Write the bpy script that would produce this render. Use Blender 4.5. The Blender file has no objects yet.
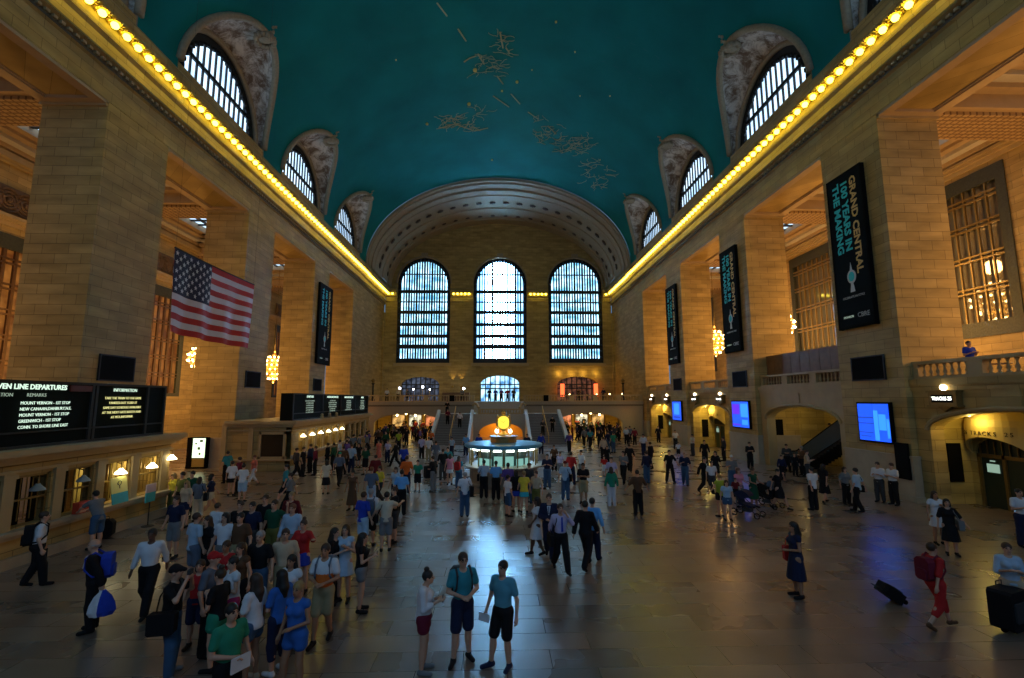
import bpy, math, random
import numpy as np
from mathutils import Vector, Matrix
PI = math.pi
SC = bpy.context.scene
COL = SC.collection
random.seed(7)

# ---------------------------------------------------------------- materials
MATS = {}
def nodes_of(name):
    m = bpy.data.materials.new(name); m.use_nodes = True
    nt = m.node_tree; b = nt.nodes['Principled BSDF']
    return m, nt, b
def N(nt, t, **kw):
    n = nt.nodes.new(t)
    for k, v in kw.items():
        if k in n.inputs: n.inputs[k].default_value = v
        else: setattr(n, k, v)
    return n
def plain(name, col, rough=.6, metal=0., noise=.08, nscale=6., spec=.5, bump=0.):
    if name in MATS: return MATS[name]
    m, nt, b = nodes_of(name)
    tc = N(nt, 'ShaderNodeTexCoord'); nz = N(nt, 'ShaderNodeTexNoise', Scale=nscale, Detail=3.)
    nt.links.new(tc.outputs['Object'], nz.inputs['Vector'])
    mx = N(nt, 'ShaderNodeMix', data_type='RGBA')
    mx.inputs['A'].default_value = [c*(1-noise) for c in col[:3]]+[1]
    mx.inputs['B'].default_value = [min(1, c*(1+noise)) for c in col[:3]]+[1]
    nt.links.new(nz.outputs['Fac'], mx.inputs['Factor']); nt.links.new(mx.outputs['Result'], b.inputs['Base Color'])
    b.inputs['Roughness'].default_value = rough; b.inputs['Metallic'].default_value = metal
    b.inputs['Specular IOR Level'].default_value = spec
    if bump:
        bp = N(nt, 'ShaderNodeBump', Strength=bump, Distance=.02)
        nt.links.new(nz.outputs['Fac'], bp.inputs['Height']); nt.links.new(bp.outputs['Normal'], b.inputs['Normal'])
    MATS[name] = m; return m
def glow(name, col, strength, noise=0., nscale=1., col2=None):
    if name in MATS: return MATS[name]
    m, nt, b = nodes_of(name)
    b.inputs['Base Color'].default_value = (.02, .02, .02, 1)
    b.inputs['Emission Color'].default_value = (*col[:3], 1); b.inputs['Emission Strength'].default_value = strength
    if col2:
        tc = N(nt, 'ShaderNodeTexCoord'); nz = N(nt, 'ShaderNodeTexNoise', Scale=nscale, Detail=4.)
        nt.links.new(tc.outputs['Object'], nz.inputs['Vector'])
        rp = N(nt, 'ShaderNodeValToRGB'); rp.color_ramp.elements[0].position = .38; rp.color_ramp.elements[1].position = .62
        rp.color_ramp.elements[0].color = (*col2, 1); rp.color_ramp.elements[1].color = (*col[:3], 1)
        nt.links.new(nz.outputs['Fac'], rp.inputs['Fac']); nt.links.new(rp.outputs['Color'], b.inputs['Emission Color'])
    MATS[name] = m; return m
def wall_vec(nt):
    g = N(nt, 'ShaderNodeNewGeometry'); s = N(nt, 'ShaderNodeSeparateXYZ'); nt.links.new(g.outputs['Position'], s.inputs[0])
    a = N(nt, 'ShaderNodeMath', operation='ADD'); nt.links.new(s.outputs['X'], a.inputs[0]); nt.links.new(s.outputs['Y'], a.inputs[1])
    c = N(nt, 'ShaderNodeCombineXYZ'); nt.links.new(a.outputs[0], c.inputs['X']); nt.links.new(s.outputs['Z'], c.inputs['Y'])
    return c.outputs[0], g.outputs['Position']
def stone(name, c1, c2, mort, bw=1.15, rh=.46, rough=.65):
    m, nt, b = nodes_of(name)
    vec, pos = wall_vec(nt)
    br = N(nt, 'ShaderNodeTexBrick', Scale=1.)
    br.inputs['Color1'].default_value = (*c1, 1); br.inputs['Color2'].default_value = (*c2, 1); br.inputs['Mortar'].default_value = (*mort, 1)
    br.inputs['Mortar Size'].default_value = .012; br.inputs['Brick Width'].default_value = bw; br.inputs['Row Height'].default_value = rh
    br.inputs['Bias'].default_value = 0.; br.inputs['Mortar Smooth'].default_value = .3
    nt.links.new(vec, br.inputs['Vector'])
    mp = N(nt, 'ShaderNodeMapping'); mp.inputs['Scale'].default_value = (.5, .5, 2.2); nt.links.new(pos, mp.inputs['Vector'])
    nz = N(nt, 'ShaderNodeTexNoise', Scale=1.1, Detail=5.); nt.links.new(mp.outputs[0], nz.inputs['Vector'])
    rp = N(nt, 'ShaderNodeMapRange'); rp.inputs['From Min'].default_value = .3; rp.inputs['From Max'].default_value = .7
    rp.inputs['To Min'].default_value = .72; rp.inputs['To Max'].default_value = 1.15; nt.links.new(nz.outputs['Fac'], rp.inputs['Value'])
    mu = N(nt, 'ShaderNodeMix', data_type='RGBA', blend_type='MULTIPLY'); mu.inputs['Factor'].default_value = 1.
    nt.links.new(br.outputs['Color'], mu.inputs['A']); nt.links.new(rp.outputs[0], mu.inputs['B'])
    nt.links.new(mu.outputs['Result'], b.inputs['Base Color'])
    bp = N(nt, 'ShaderNodeBump', Strength=.5, Distance=.02); bp.invert = True
    nt.links.new(br.outputs['Fac'], bp.inputs['Height']); nt.links.new(bp.outputs['Normal'], b.inputs['Normal'])
    b.inputs['Roughness'].default_value = rough; b.inputs['Specular IOR Level'].default_value = .3
    MATS[name] = m; return m
STONE = stone('caen_stone', (.47, .335, .125), (.37, .26, .09), (.19, .13, .045))
SMOOTH = plain('smooth_stone', (.40, .30, .145), .6, noise=.2, nscale=1.5, bump=.2)
CARVED = plain('carved_stone', (.31, .25, .16), .65, noise=.35, nscale=7, bump=.8)
DADO = plain('marble_dado', (.40, .33, .23), .4, noise=.2, nscale=2.)
DARKM = plain('dark_iron', (.012, .014, .018), .5, .3)
BRONZE = plain('old_bronze', (.26, .18, .06), .4, .6, noise=.25, nscale=8)
GOLD = plain('gilded_metal', (.75, .5, .14), .3, .9)
BLACK = plain('black_panel', (.004, .004, .004), .9, spec=.1)
WHITE = plain('white_plaster', (.65, .62, .55), .6)
GREYCEIL = plain('coffer_plaster', (.42, .31, .19), .7, noise=.15, nscale=2)
PALECEIL = plain('pale_plaster', (.5, .47, .42), .7, noise=.1)
WOODP = plain('brown_wood', (.17, .09, .04), .5, noise=.4, nscale=3)
def floor_mat():
    m, nt, b = nodes_of('marble_floor')
    g = N(nt, 'ShaderNodeNewGeometry')
    br = N(nt, 'ShaderNodeTexBrick', Scale=1.)
    br.inputs['Color1'].default_value = (.23, .165, .125, 1); br.inputs['Color2'].default_value = (.15, .115, .095, 1)
    br.inputs['Mortar'].default_value = (.07, .055, .04, 1); br.inputs['Mortar Size'].default_value = .006
    br.inputs['Brick Width'].default_value = 1.55; br.inputs['Row Height'].default_value = .62
    nt.links.new(g.outputs['Position'], br.inputs['Vector'])
    br2 = N(nt, 'ShaderNodeTexBrick', Scale=1.); br2.inputs['Color1'].default_value = (1.08, 1.02, .95, 1); br2.inputs['Color2'].default_value = (.88, .92, .92, 1)
    br2.inputs['Mortar'].default_value = (1, 1, 1, 1); br2.inputs['Brick Width'].default_value = 3.1; br2.inputs['Row Height'].default_value = 1.24; br2.inputs['Mortar Size'].default_value = 0.
    nt.links.new(g.outputs['Position'], br2.inputs['Vector'])
    nz = N(nt, 'ShaderNodeTexNoise', Scale=.9, Detail=2.); nt.links.new(g.outputs['Position'], nz.inputs['Vector'])
    rp = N(nt, 'ShaderNodeMapRange'); rp.inputs['From Min'].default_value = .1; rp.inputs['From Max'].default_value = .9
    rp.inputs['To Min'].default_value = .55; rp.inputs['To Max'].default_value = 1.4; nt.links.new(nz.outputs['Fac'], rp.inputs['Value'])
    mu = N(nt, 'ShaderNodeMix', data_type='RGBA', blend_type='MULTIPLY'); mu.inputs['Factor'].default_value = 1.
    mu2 = N(nt, 'ShaderNodeMix', data_type='RGBA', blend_type='MULTIPLY'); mu2.inputs['Factor'].default_value = 1.
    nt.links.new(br.outputs['Color'], mu.inputs['A']); nt.links.new(br2.outputs['Color'], mu.inputs['B'])
    nt.links.new(mu.outputs['Result'], mu2.inputs['A']); nt.links.new(rp.outputs[0], mu2.inputs['B'])
    nt.links.new(mu2.outputs['Result'], b.inputs['Base Color'])
    rr = N(nt, 'ShaderNodeMapRange'); rr.inputs['To Min'].default_value = .25; rr.inputs['To Max'].default_value = .33
    sp = N(nt, 'ShaderNodeSeparateColor'); nt.links.new(br.outputs['Color'], sp.inputs[0])
    ra = N(nt, 'ShaderNodeMapRange'); ra.inputs['From Min'].default_value = .14; ra.inputs['From Max'].default_value = .24; ra.inputs['To Min'].default_value = -.03; ra.inputs['To Max'].default_value = .03
    nt.links.new(sp.outputs[0], ra.inputs['Value']); ad = N(nt, 'ShaderNodeMath', operation='ADD')
    nt.links.new(nz.outputs['Fac'], rr.inputs['Value']); nt.links.new(rr.outputs[0], ad.inputs[0]); nt.links.new(ra.outputs[0], ad.inputs[1]); nt.links.new(ad.outputs[0], b.inputs['Roughness'])
    n2 = N(nt, 'ShaderNodeTexNoise', Scale=1.6, Detail=0.); nt.links.new(g.outputs['Position'], n2.inputs['Vector'])
    bp = N(nt, 'ShaderNodeBump', Strength=.03, Distance=.05); nt.links.new(n2.outputs['Fac'], bp.inputs['Height'])
    nt.links.new(bp.outputs['Normal'], b.inputs['Normal'])
    b.inputs['Specular IOR Level'].default_value = 1.
    return m
FLOOR = floor_mat()
def teal_mat():
    m, nt, b = nodes_of('teal_vault_paint')
    g = N(nt, 'ShaderNodeNewGeometry')
    nz = N(nt, 'ShaderNodeTexNoise', Scale=.25, Detail=5.); nt.links.new(g.outputs['Position'], nz.inputs['Vector'])
    rp = N(nt, 'ShaderNodeValToRGB')
    rp.color_ramp.elements[0].position = .3; rp.color_ramp.elements[0].color = (.002, .15, .152, 1)
    rp.color_ramp.elements[1].position = .7; rp.color_ramp.elements[1].color = (.003, .215, .212, 1)
    nt.links.new(nz.outputs['Fac'], rp.inputs['Fac'])
    nt.links.new(rp.outputs['Color'], b.inputs['Base Color'])
    b.inputs['Roughness'].default_value = .8; b.inputs['Specular IOR Level'].default_value = .15
    return m
TEAL = teal_mat()
def relief_mat():
    m, nt, b = nodes_of('relief_plaster')
    tc = N(nt, 'ShaderNodeNewGeometry')
    v = N(nt, 'ShaderNodeTexVoronoi', Scale=1.6); v.feature = 'DISTANCE_TO_EDGE'
    nz = N(nt, 'ShaderNodeTexNoise', Scale=1.1, Detail=10., Distortion=.5, Roughness=.75)
    nt.links.new(tc.outputs['Position'], nz.inputs['Vector']); nt.links.new(tc.outputs['Position'], v.inputs['Vector'])
    rp = N(nt, 'ShaderNodeValToRGB'); rp.color_ramp.elements[0].position = .42; rp.color_ramp.elements[0].color = (.16, .10, .06, 1)
    rp.color_ramp.elements[1].position = .58; rp.color_ramp.elements[1].color = (.66, .60, .52, 1)
    nt.links.new(nz.outputs['Fac'], rp.inputs['Fac']); nt.links.new(rp.outputs['Color'], b.inputs['Base Color'])
    bp = N(nt, 'ShaderNodeBump', Strength=1., Distance=.12); nt.links.new(nz.outputs['Fac'], bp.inputs['Height'])
    nt.links.new(bp.outputs['Normal'], b.inputs['Normal']); b.inputs['Roughness'].default_value = .7
    return m
RELIEF = relief_mat()
def fret_mat():
    m, nt, b = nodes_of('fretwork_plaster')
    g = N(nt, 'ShaderNodeNewGeometry')
    br = N(nt, 'ShaderNodeTexBrick', Scale=1.); br.inputs['Brick Width'].default_value = .34; br.inputs['Row Height'].default_value = .3
    br.inputs['Mortar Size'].default_value = .05; br.inputs['Color1'].default_value = (.42, .29, .15, 1); br.inputs['Color2'].default_value = (.36, .24, .12, 1)
    br.inputs['Mortar'].default_value = (.17, .10, .05, 1); br.offset = 0.
    nt.links.new(g.outputs['Position'], br.inputs['Vector']); nt.links.new(br.outputs['Color'], b.inputs['Base Color']); b.inputs['Roughness'].default_value = .7
    return m
FRET = fret_mat()
def glass_emit(name, base, alt, strength, bands=True, seed=0., gap=None):
    """translucent window glass lit by the daylight outside; buildings across the street show as soft bands"""
    m, nt, b = nodes_of(name)
    g = N(nt, 'ShaderNodeNewGeometry')
    mp = N(nt, 'ShaderNodeMapping'); mp.inputs['Scale'].default_value = (.35, .35, .8); mp.inputs['Location'].default_value = (seed, 0, seed)
    nt.links.new(g.outputs['Position'], mp.inputs['Vector'])
    nz = N(nt, 'ShaderNodeTexNoise', Scale=1.2, Detail=5.); nt.links.new(mp.outputs[0], nz.inputs['Vector'])
    rp = N(nt, 'ShaderNodeValToRGB'); rp.color_ramp.elements[0].position = .36; rp.color_ramp.elements[1].position = .6
    rp.color_ramp.elements[0].color = (*alt, 1); rp.color_ramp.elements[1].color = (*base, 1)
    nt.links.new(nz.outputs['Fac'], rp.inputs['Fac']); nt.links.new(rp.outputs['Color'], b.inputs['Emission Color'])
    b.inputs['Emission Strength'].default_value = strength
    if gap:                                   # open sky over the street between two building fronts
        sx = N(nt, 'ShaderNodeSeparateXYZ'); nt.links.new(g.outputs['Position'], sx.inputs[0])
        ab = N(nt, 'ShaderNodeMath', operation='ABSOLUTE'); nt.links.new(sx.outputs['X'], ab.inputs[0])
        mr = N(nt, 'ShaderNodeMapRange', interpolation_type='SMOOTHSTEP'); mr.inputs['From Min'].default_value = gap[0]; mr.inputs['From Max'].default_value = gap[1]
        mr.inputs['To Min'].default_value = strength; mr.inputs['To Max'].default_value = gap[2]
        nt.links.new(ab.outputs[0], mr.inputs['Value']); nt.links.new(mr.outputs[0], b.inputs['Emission Strength'])
    b.inputs['Base Color'].default_value = (.03, .04, .05, 1); b.inputs['Roughness'].default_value = .2
    return m

# ---------------------------------------------------------------- mesh helpers
class MB:
    def __init__(s): s.v = []; s.f = []; s.m = []; s.mi = 0
    def add(s, vs, fs):
        o = len(s.v); s.v += [tuple(p) for p in vs]
        for f in fs: s.f.append([i+o for i in f]); s.m.append(s.mi)
        return s
    def box(s, x0, x1, y0, y1, z0, z1):
        if x0 > x1: x0, x1 = x1, x0
        if y0 > y1: y0, y1 = y1, y0
        if z0 > z1: z0, z1 = z1, z0
        return s.add([(x0,y0,z0),(x1,y0,z0),(x1,y1,z0),(x0,y1,z0),(x0,y0,z1),(x1,y0,z1),(x1,y1,z1),(x0,y1,z1)],
              [(0,3,2,1),(4,5,6,7),(0,1,5,4),(1,2,6,5),(2,3,7,6),(3,0,4,7)])
    def quad(s, a, b, c, d): return s.add([a,b,c,d], [(0,1,2,3)])
    def prism(s, pts, d, cap=True):
        """pts: closed 3-D outline, d: extrusion vector"""
        n = len(pts); q = [tuple(p[i]+d[i] for i in range(3)) for p in pts]
        fs = [(i,(i+1)%n,n+(i+1)%n,n+i) for i in range(n)]
        if cap: fs += [tuple(range(n-1,-1,-1)), tuple(range(n,2*n))]
        return s.add(list(pts)+q, fs)
    def lathe(s, c, prof, n=16, a0=0., a1=2*PI, cap=True):
        full = abs(a1-a0-2*PI) < 1e-6; k = n if full else n+1
        vs = []
        for (r, z) in prof:
            for i in range(k):
                a = a0+(a1-a0)*i/n; vs.append((c[0]+r*math.cos(a), c[1]+r*math.sin(a), c[2]+z))
        fs = []
        for j in range(len(prof)-1):
            for i in range(n):
                i2 = (i+1) % k if full else i+1
                fs.append((j*k+i, j*k+i2, (j+1)*k+i2, (j+1)*k+i))
        if cap and full: fs += [tuple(range(k-1,-1,-1)), tuple(range((len(prof)-1)*k, len(prof)*k))]
        return s.add(vs, fs)
    def ball(s, c, r, n=8, sx=1, sy=1, sz=1):
        vs = [(c[0],c[1],c[2]-r*sz)]; m = max(3, n//2)
        for j in range(1, m):
            t = -PI/2+PI*j/m
            for i in range(n):
                a = 2*PI*i/n; vs.append((c[0]+r*sx*math.cos(t)*math.cos(a), c[1]+r*sy*math.cos(t)*math.sin(a), c[2]+r*sz*math.sin(t)))
        vs.append((c[0],c[1],c[2]+r*sz)); L = len(vs)-1; fs = []
        for i in range(n):
            fs.append((0, 1+(i+1)%n, 1+i)); fs.append((L, L-n+i, L-n+(i+1)%n))
        for j in range(m-2):
            for i in range(n): fs.append((1+j*n+i, 1+j*n+(i+1)%n, 1+(j+1)*n+(i+1)%n, 1+(j+1)*n+i))
        return s.add(vs, fs)
    def tube(s, pts, r, n=6, closed=False):
        P_ = [Vector(p) for p in pts]; k = len(P_); vs = []
        rr = r if isinstance(r, (list, tuple)) else [r]*k
        for i, p in enumerate(P_):
            a = P_[i-1] if (i > 0 or closed) else p; b = P_[(i+1) % k] if (i < k-1 or closed) else p
            t = (b-a).normalized() if (b-a).length > 1e-9 else Vector((0,0,1))
            u = t.cross(Vector((0,0,1)));
            if u.length < .05: u = t.cross(Vector((0,1,0)))
            u.normalize(); w = t.cross(u)
            for j in range(n):
                an = 2*PI*j/n; q = p+(u*math.cos(an)+w*math.sin(an))*rr[i]; vs.append(tuple(q))
        fs = []
        for i in range(k if closed else k-1):
            i2 = (i+1) % k
            for j in range(n): fs.append((i*n+j, i*n+(j+1)%n, i2*n+(j+1)%n, i2*n+j))
        if not closed: fs += [tuple(range(n-1,-1,-1)), tuple(range((k-1)*n, k*n))]
        return s.add(vs, fs)
    def build(s, name, mat, parent=None, smooth=False, off=None):
        me = bpy.data.meshes.new(name)
        o = off if off is not None else (tuple(parent['_w']) if parent is not None and '_w' in parent else (0,0,0))
        me.from_pydata([(x-o[0], y-o[1], z-o[2]) for x, y, z in s.v], [], s.f)
        for q in (mat if isinstance(mat, (list, tuple)) else [mat]): me.materials.append(q)
        if isinstance(mat, (list, tuple)): me.polygons.foreach_set('material_index', s.m)
        if smooth: me.polygons.foreach_set('use_smooth', [True]*len(me.polygons))
        me.update()
        ob = bpy.data.objects.new(name, me); COL.objects.link(ob)
        if parent is not None: ob.parent = parent; ob['_w'] = o
        elif off is not None: ob.location = off; ob['_w'] = off
        else: ob['_w'] = (0,0,0)
        return ob
def tag(o, label=None, cat=None, group=None, kind=None):
    if label: o['label'] = label
    if cat: o['category'] = cat
    if group: o['group'] = group
    if kind: o['kind'] = kind
    return o
def root(name, loc, label, cat, group=None, kind=None):
    o = bpy.data.objects.new(name, None); COL.objects.link(o); o.location = loc; o.empty_display_size = .1
    o['_w'] = tuple(loc); return tag(o, label, cat, group, kind)
def struct(name, mb, mat, parent=None, smooth=False):
    o = mb.build(name, mat, parent, smooth)
    if parent is None: o['kind'] = 'structure'
    return o
def sroot(name, loc=(0,0,0)):
    o = bpy.data.objects.new(name, None); COL.objects.link(o); o.location = loc; o['_w'] = tuple(loc); o['kind'] = 'structure'; return o
def copy_thing(src, loc, rotz=None, label=None, group=None):
    r = src.copy(); COL.objects.link(r); r.location = loc
    if rotz is not None: r.rotation_euler = (0, 0, rotz)
    if label: r['label'] = label
    if group: r['group'] = group
    for ch in list(src.children):
        c = ch.copy(); COL.objects.link(c); c.parent = r
        for g in list(ch.children):
            d = g.copy(); COL.objects.link(d); d.parent = c
    return r
def text(body, name, mat, pos, right, up, size, parent=None, ax='LEFT', ay='CENTER', ext=.004, sx=1., bold=0.):
    """flat lettering: pos is the anchor, right/up the reading and upward directions"""
    cu = bpy.data.curves.new(name, 'FONT'); cu.body = body; cu.size = size; cu.align_x = ax; cu.align_y = ay; cu.extrude = ext
    cu.resolution_u = 2; cu.offset = bold
    cu.materials.append(mat)
    ob = bpy.data.objects.new(name, cu); COL.objects.link(ob)
    R = Vector(right).normalized(); U = Vector(up).normalized(); Nn = R.cross(U)
    off = Vector(parent['_w']) if parent is not None else Vector((0,0,0))
    M = Matrix(((R.x*sx,U.x,Nn.x,pos[0]-off.x),(R.y*sx,U.y,Nn.y,pos[1]-off.y),(R.z*sx,U.z,Nn.z,pos[2]-off.z),(0,0,0,1)))
    if parent is not None: ob.parent = parent
    ob.matrix_local = M
    return ob
def wall_holes(mb, axis, c0, c1, u0, u1, z0, ztop, holes, step=1e9):
    """wall in the plane axis=c0 (front) .. c1 (back), u from u0 to u1, with arched openings (uc, half, zb, zs, rise)"""
    zt = ztop if callable(ztop) else (lambda u: ztop)
    st = {u0, u1}
    if step < 1e8:
        n = int((u1-u0)/step)+1
        for i in range(n+1): st.add(u0+(u1-u0)*i/n)
    for (uc, h, zb, zs, rise) in holes:
        k = 16 if rise > 0 else 1
        for i in range(k+1): st.add(uc-h*math.cos(PI*i/k))
    st = sorted(st); S = [st[0]]
    for u in st[1:]:
        if u-S[-1] > 1e-5: S.append(u)
    def pt(c, u, z): return (c, u, z) if axis == 'x' else (u, c, z)
    def top(h, u):
        q = 1-((u-h[0])/h[1])**2
        return h[3]+h[4]*math.sqrt(max(0, q))
    for a, b in zip(S[:-1], S[1:]):
        m = (a+b)/2
        hs = sorted([h for h in holes if abs(m-h[0]) < h[1]], key=lambda h: h[2])
        za, zb_ = z0, z0
        for h in hs:
            if h[2] > za+1e-6:
                for c in (c0, c1): mb.quad(pt(c,a,za), pt(c,b,zb_), pt(c,b,h[2]), pt(c,a,h[2]))
                mb.quad(pt(c0,a,h[2]), pt(c0,b,h[2]), pt(c1,b,h[2]), pt(c1,a,h[2]))
            ta, tb = top(h, a), top(h, b)
            mb.quad(pt(c0,a,ta), pt(c0,b,tb), pt(c1,b,tb), pt(c1,a,ta))
            za, zb_ = ta, tb
        for c in (c0, c1): mb.quad(pt(c,a,za), pt(c,b,zb_), pt(c,b,zt(b)), pt(c,a,zt(a)))
    for h in holes:
        for sgn in (-1, 1):
            u = h[0]+sgn*h[1]; mb.quad(pt(c0,u,h[2]), pt(c1,u,h[2]), pt(c1,u,h[3]), pt(c0,u,h[3]))
    return mb

# ---------------------------------------------------------------- measures of the hall
W = 18.3; PY = 21.05; BAY = 12.6; PW = 4.03; ZT = 18.36; DEND = 75.5; VZ = 23.0; VA = 17.9; VB = 12.0
CAMX, CAMH = -.173, 4.54
F_ = 473.76
yaw, pit, roll = .0302, .1273, -.0022
Fv = Vector((math.sin(yaw)*math.cos(pit), math.cos(yaw)*math.cos(pit), math.sin(pit)))
R0 = Vector((math.cos(yaw), -math.sin(yaw), 0)); U0 = R0.cross(Fv)
Rv = R0*math.cos(roll)+U0*math.sin(roll); Uv = U0*math.cos(roll)-R0*math.sin(roll)
cam = bpy.data.cameras.new('camera'); cam.sensor_width = 36.; cam.lens = F_*36/1024; cam.clip_end = 400
co = bpy.data.objects.new('camera', cam); COL.objects.link(co)
co.matrix_world = Matrix(((Rv.x,Uv.x,-Fv.x,CAMX),(Rv.y,Uv.y,-Fv.y,0),(Rv.z,Uv.z,-Fv.z,CAMH),(0,0,0,1)))
SC.camera = co
SC.view_settings.view_transform = 'Standard'; SC.view_settings.look = 'None'; SC.view_settings.gamma = 1.
SC.view_settings.use_curve_mapping = False
SC.view_settings.exposure = .3
SC.cycles.use_adaptive_sampling = False; SC.cycles.sample_clamp_indirect = 3.
w = bpy.data.worlds.new('world'); SC.world = w; w.use_nodes = True
w.node_tree.nodes['Background'].inputs[0].default_value = (.25, .45, .7, 1); w.node_tree.nodes['Background'].inputs[1].default_value = .3
def ground_at(u, v, z=0.):
    """where the photo's measuring point (1024 x 678 frame) meets the level z, used only to lay the plan out"""
    d = Fv+Rv*((u-512)/F_)-Uv*((v-339)/F_); t = (z-CAMH)/d.z
    return (CAMX+t*d.x, t*d.y)
def lamp(kind, loc, energy, col, size=.2, rot=None, name='lamp_light', sy=None):
    l = bpy.data.lights.new(name, kind); l.energy = energy; l.color = col
    if kind == 'AREA':
        l.size = size
        if sy: l.shape = 'RECTANGLE'; l.size_y = sy
    elif kind != 'SUN': l.shadow_soft_size = size
    o = bpy.data.objects.new(name, l); COL.objects.link(o); o.location = loc
    if rot: o.rotation_euler = rot
    return o
# ================================================================ floor, vault, walls
fl = MB().quad((-32,-8,0),(32,-8,0),(32,78,0),(-32,78,0)); struct('floor', fl, FLOOR)
BC = [4.2+BAY*i for i in range(5)]            # bay centres
def ell(z, a=VA, b=VB, z0=VZ): return a*math.sqrt(max(0, 1-((z-z0)/b)**2))
LH, LZ, LR = 4.8, 23.3, 5.5                   # lunette outline on the vault
def vault():
    mb = MB(); K = 44
    cols = []
    def col(y, zl):
        p0 = math.asin(min(1, (zl-VZ)/VB))
        return [(VA*math.cos(p0+(PI-2*p0)*i/K), y, VZ+VB*math.sin(p0+(PI-2*p0)*i/K)) for i in range(K+1)]
    ys = [-8.]; segs = []
    y = -8.
    for c in BC:
        segs.append((y, c-LH, None)); segs.append((c-LH, c+LH, c)); y = c+LH
    segs.append((y, 62.2, None))
    for a, b, c in segs:
        n = 2 if c is None else 24
        cs = []
        for i in range(n+1):
            if c is None: yy = a+(b-a)*i/n; zl = VZ-.6
            else: yy = c-LH*math.cos(PI*i/n); zl = LZ+LR*math.sqrt(max(0, 1-((yy-c)/LH)**2))
            cs.append(col(yy, zl))
        for p, q in zip(cs[:-1], cs[1:]):
            o = len(mb.v); mb.v += p+q
            for i in range(K): mb.f.append([o+i, o+i+1, o+K+1+i+1, o+K+1+i]); mb.m.append(0)
    return mb
struct('ceiling', vault(), TEAL, smooth=True)

SKYW = glass_emit('lunette_daylight_glass', (.62, .82, 1.), (.42, .66, .95), 1.7, seed=3)
wn = 4
for c in BC[1:]:
    for sg in (-1, 1):
        w_ = sroot('window_%d' % wn, (sg*18.4, c, 23.)); wn += 1
        R = 4.5; K = 24
        mb = MB(); inner = []; outer = []; mid = []
        for i in range(K+1):
            t = PI*i/K
            inner.append((sg*18.5, c+R*math.cos(t), LZ+R*math.sin(t)))
            zz = LZ+LR*math.sin(t); outer.append((sg*(ell(zz)-.02), c+LH*math.cos(t), zz))
        L = 8
        for i in range(K):
            for j in range(L):
                def q(i, j):
                    a, b = inner[i], outer[i]; s = j/L
                    return tuple(a[k]+(b[k]-a[k])*s + (0 if k != 2 else .25*math.sin(PI*s)*math.sin(PI*i/K)) for k in range(3))
                mb.quad(q(i,j), q(i+1,j), q(i+1,j+1), q(i,j+1))
        mb.build('carved_soffit', RELIEF, w_, smooth=False)
        rb = MB(); rb.tube([(p[0]-sg*.05, p[1], p[2]) for p in outer], .22, 8); rb.tube([(sg*18.35, p[1], p[2]) for p in inner], .2, 8)
        rb.build('arch_rib', CARVED, w_, smooth=True)
        # side strips down to the cornice
        sb = MB()
        for s2 in (-1, 1):
            y0 = c+s2*R; y1 = c+s2*LH
            sb.quad((sg*18.5,y0,22.4),(sg*17.85,y1,22.4),(sg*17.85,y1,LZ),(sg*18.5,y0,LZ))
        sb.build('jamb_strip', CARVED, w_)
        # glass and iron frame
        gl = MB(); G = 4.1
        pts = [(sg*18.62, c+G*math.cos(PI*i/K), LZ+G*math.sin(PI*i/K)) for i in range(K+1)]
        gl.add(pts+[(sg*18.62, c-G, 22.4), (sg*18.62, c+G, 22.4)], [tuple(range(K+3))]); gl.build('glass_pane', SKYW, w_)
        fr = MB()
        o1 = [(c+(R+.1)*math.cos(PI*i/K), LZ+(R+.1)*math.sin(PI*i/K)) for i in range(K+1)]
        i1 = [(c+3.8*math.cos(PI*i/K), LZ+3.8*math.sin(PI*i/K)) for i in range(K+1)]
        for i in range(K):
            fr.prism([(sg*18.45,*o1[i]),(sg*18.45,*o1[i+1]),(sg*18.45,*i1[i+1]),(sg*18.45,*i1[i])], (sg*.12,0,0))
        for s2 in (-1, 1): fr.box(sg*18.45, sg*18.57, c+s2*3.8, c+s2*4.6, 22.3, LZ)
        for k in range(-6, 7):
            y = c+k*.59; h = math.sqrt(max(0, 3.85**2-(k*.59)**2)); fr.box(sg*18.45, sg*18.56, y-.055, y+.055, 22.3, LZ+h)
        fr.box(sg*18.44, sg*18.57, c-3.6, c+3.6, 24.9, 25.15)
        fr.build('window_frame', DARKM, w_)
        # openwork ornament inside the arch, and the carved cartouche at the crown
        on = MB()
        for i in range(1, 24):
            t = PI*i/24; on.ball((sg*18.44, c+3.75*math.cos(t), LZ+3.75*math.sin(t)), .18, 6); 
        on.build('openwork_edge', DARKM, w_)
        cx_, cz_ = sg*(ell(28.8)-.1), 28.55
        ct = MB(); random.seed(wn)
        ct.ball((cx_+sg*.2, c, cz_), .5, 10, 1.3, .75, .5)
        for i in range(14):
            a = 2*PI*i/14; ct.ball((cx_+sg*.2+.55*math.cos(a), c+.6*math.sin(a), cz_+.1*sg*math.cos(a)*sg-.1), .17+.05*random.random(), 6)
        for i in range(5): ct.ball((cx_-sg*.1*i, c+.12*(i % 3-1), cz_+.3+.16*i), .15, 6)
        o = ct.build('carved_cartouche', CARVED, None, True, off=(cx_, c, cz_))
        tag(o, 'carved plaster cartouche over the %s lunette window, %s side of the vault' % ({1:'nearest cut-off',2:'second',3:'third',4:'farthest'}[BC.index(c)], 'left' if sg < 0 else 'right'), 'ornament', 'cartouches over the lunette windows')

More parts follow.
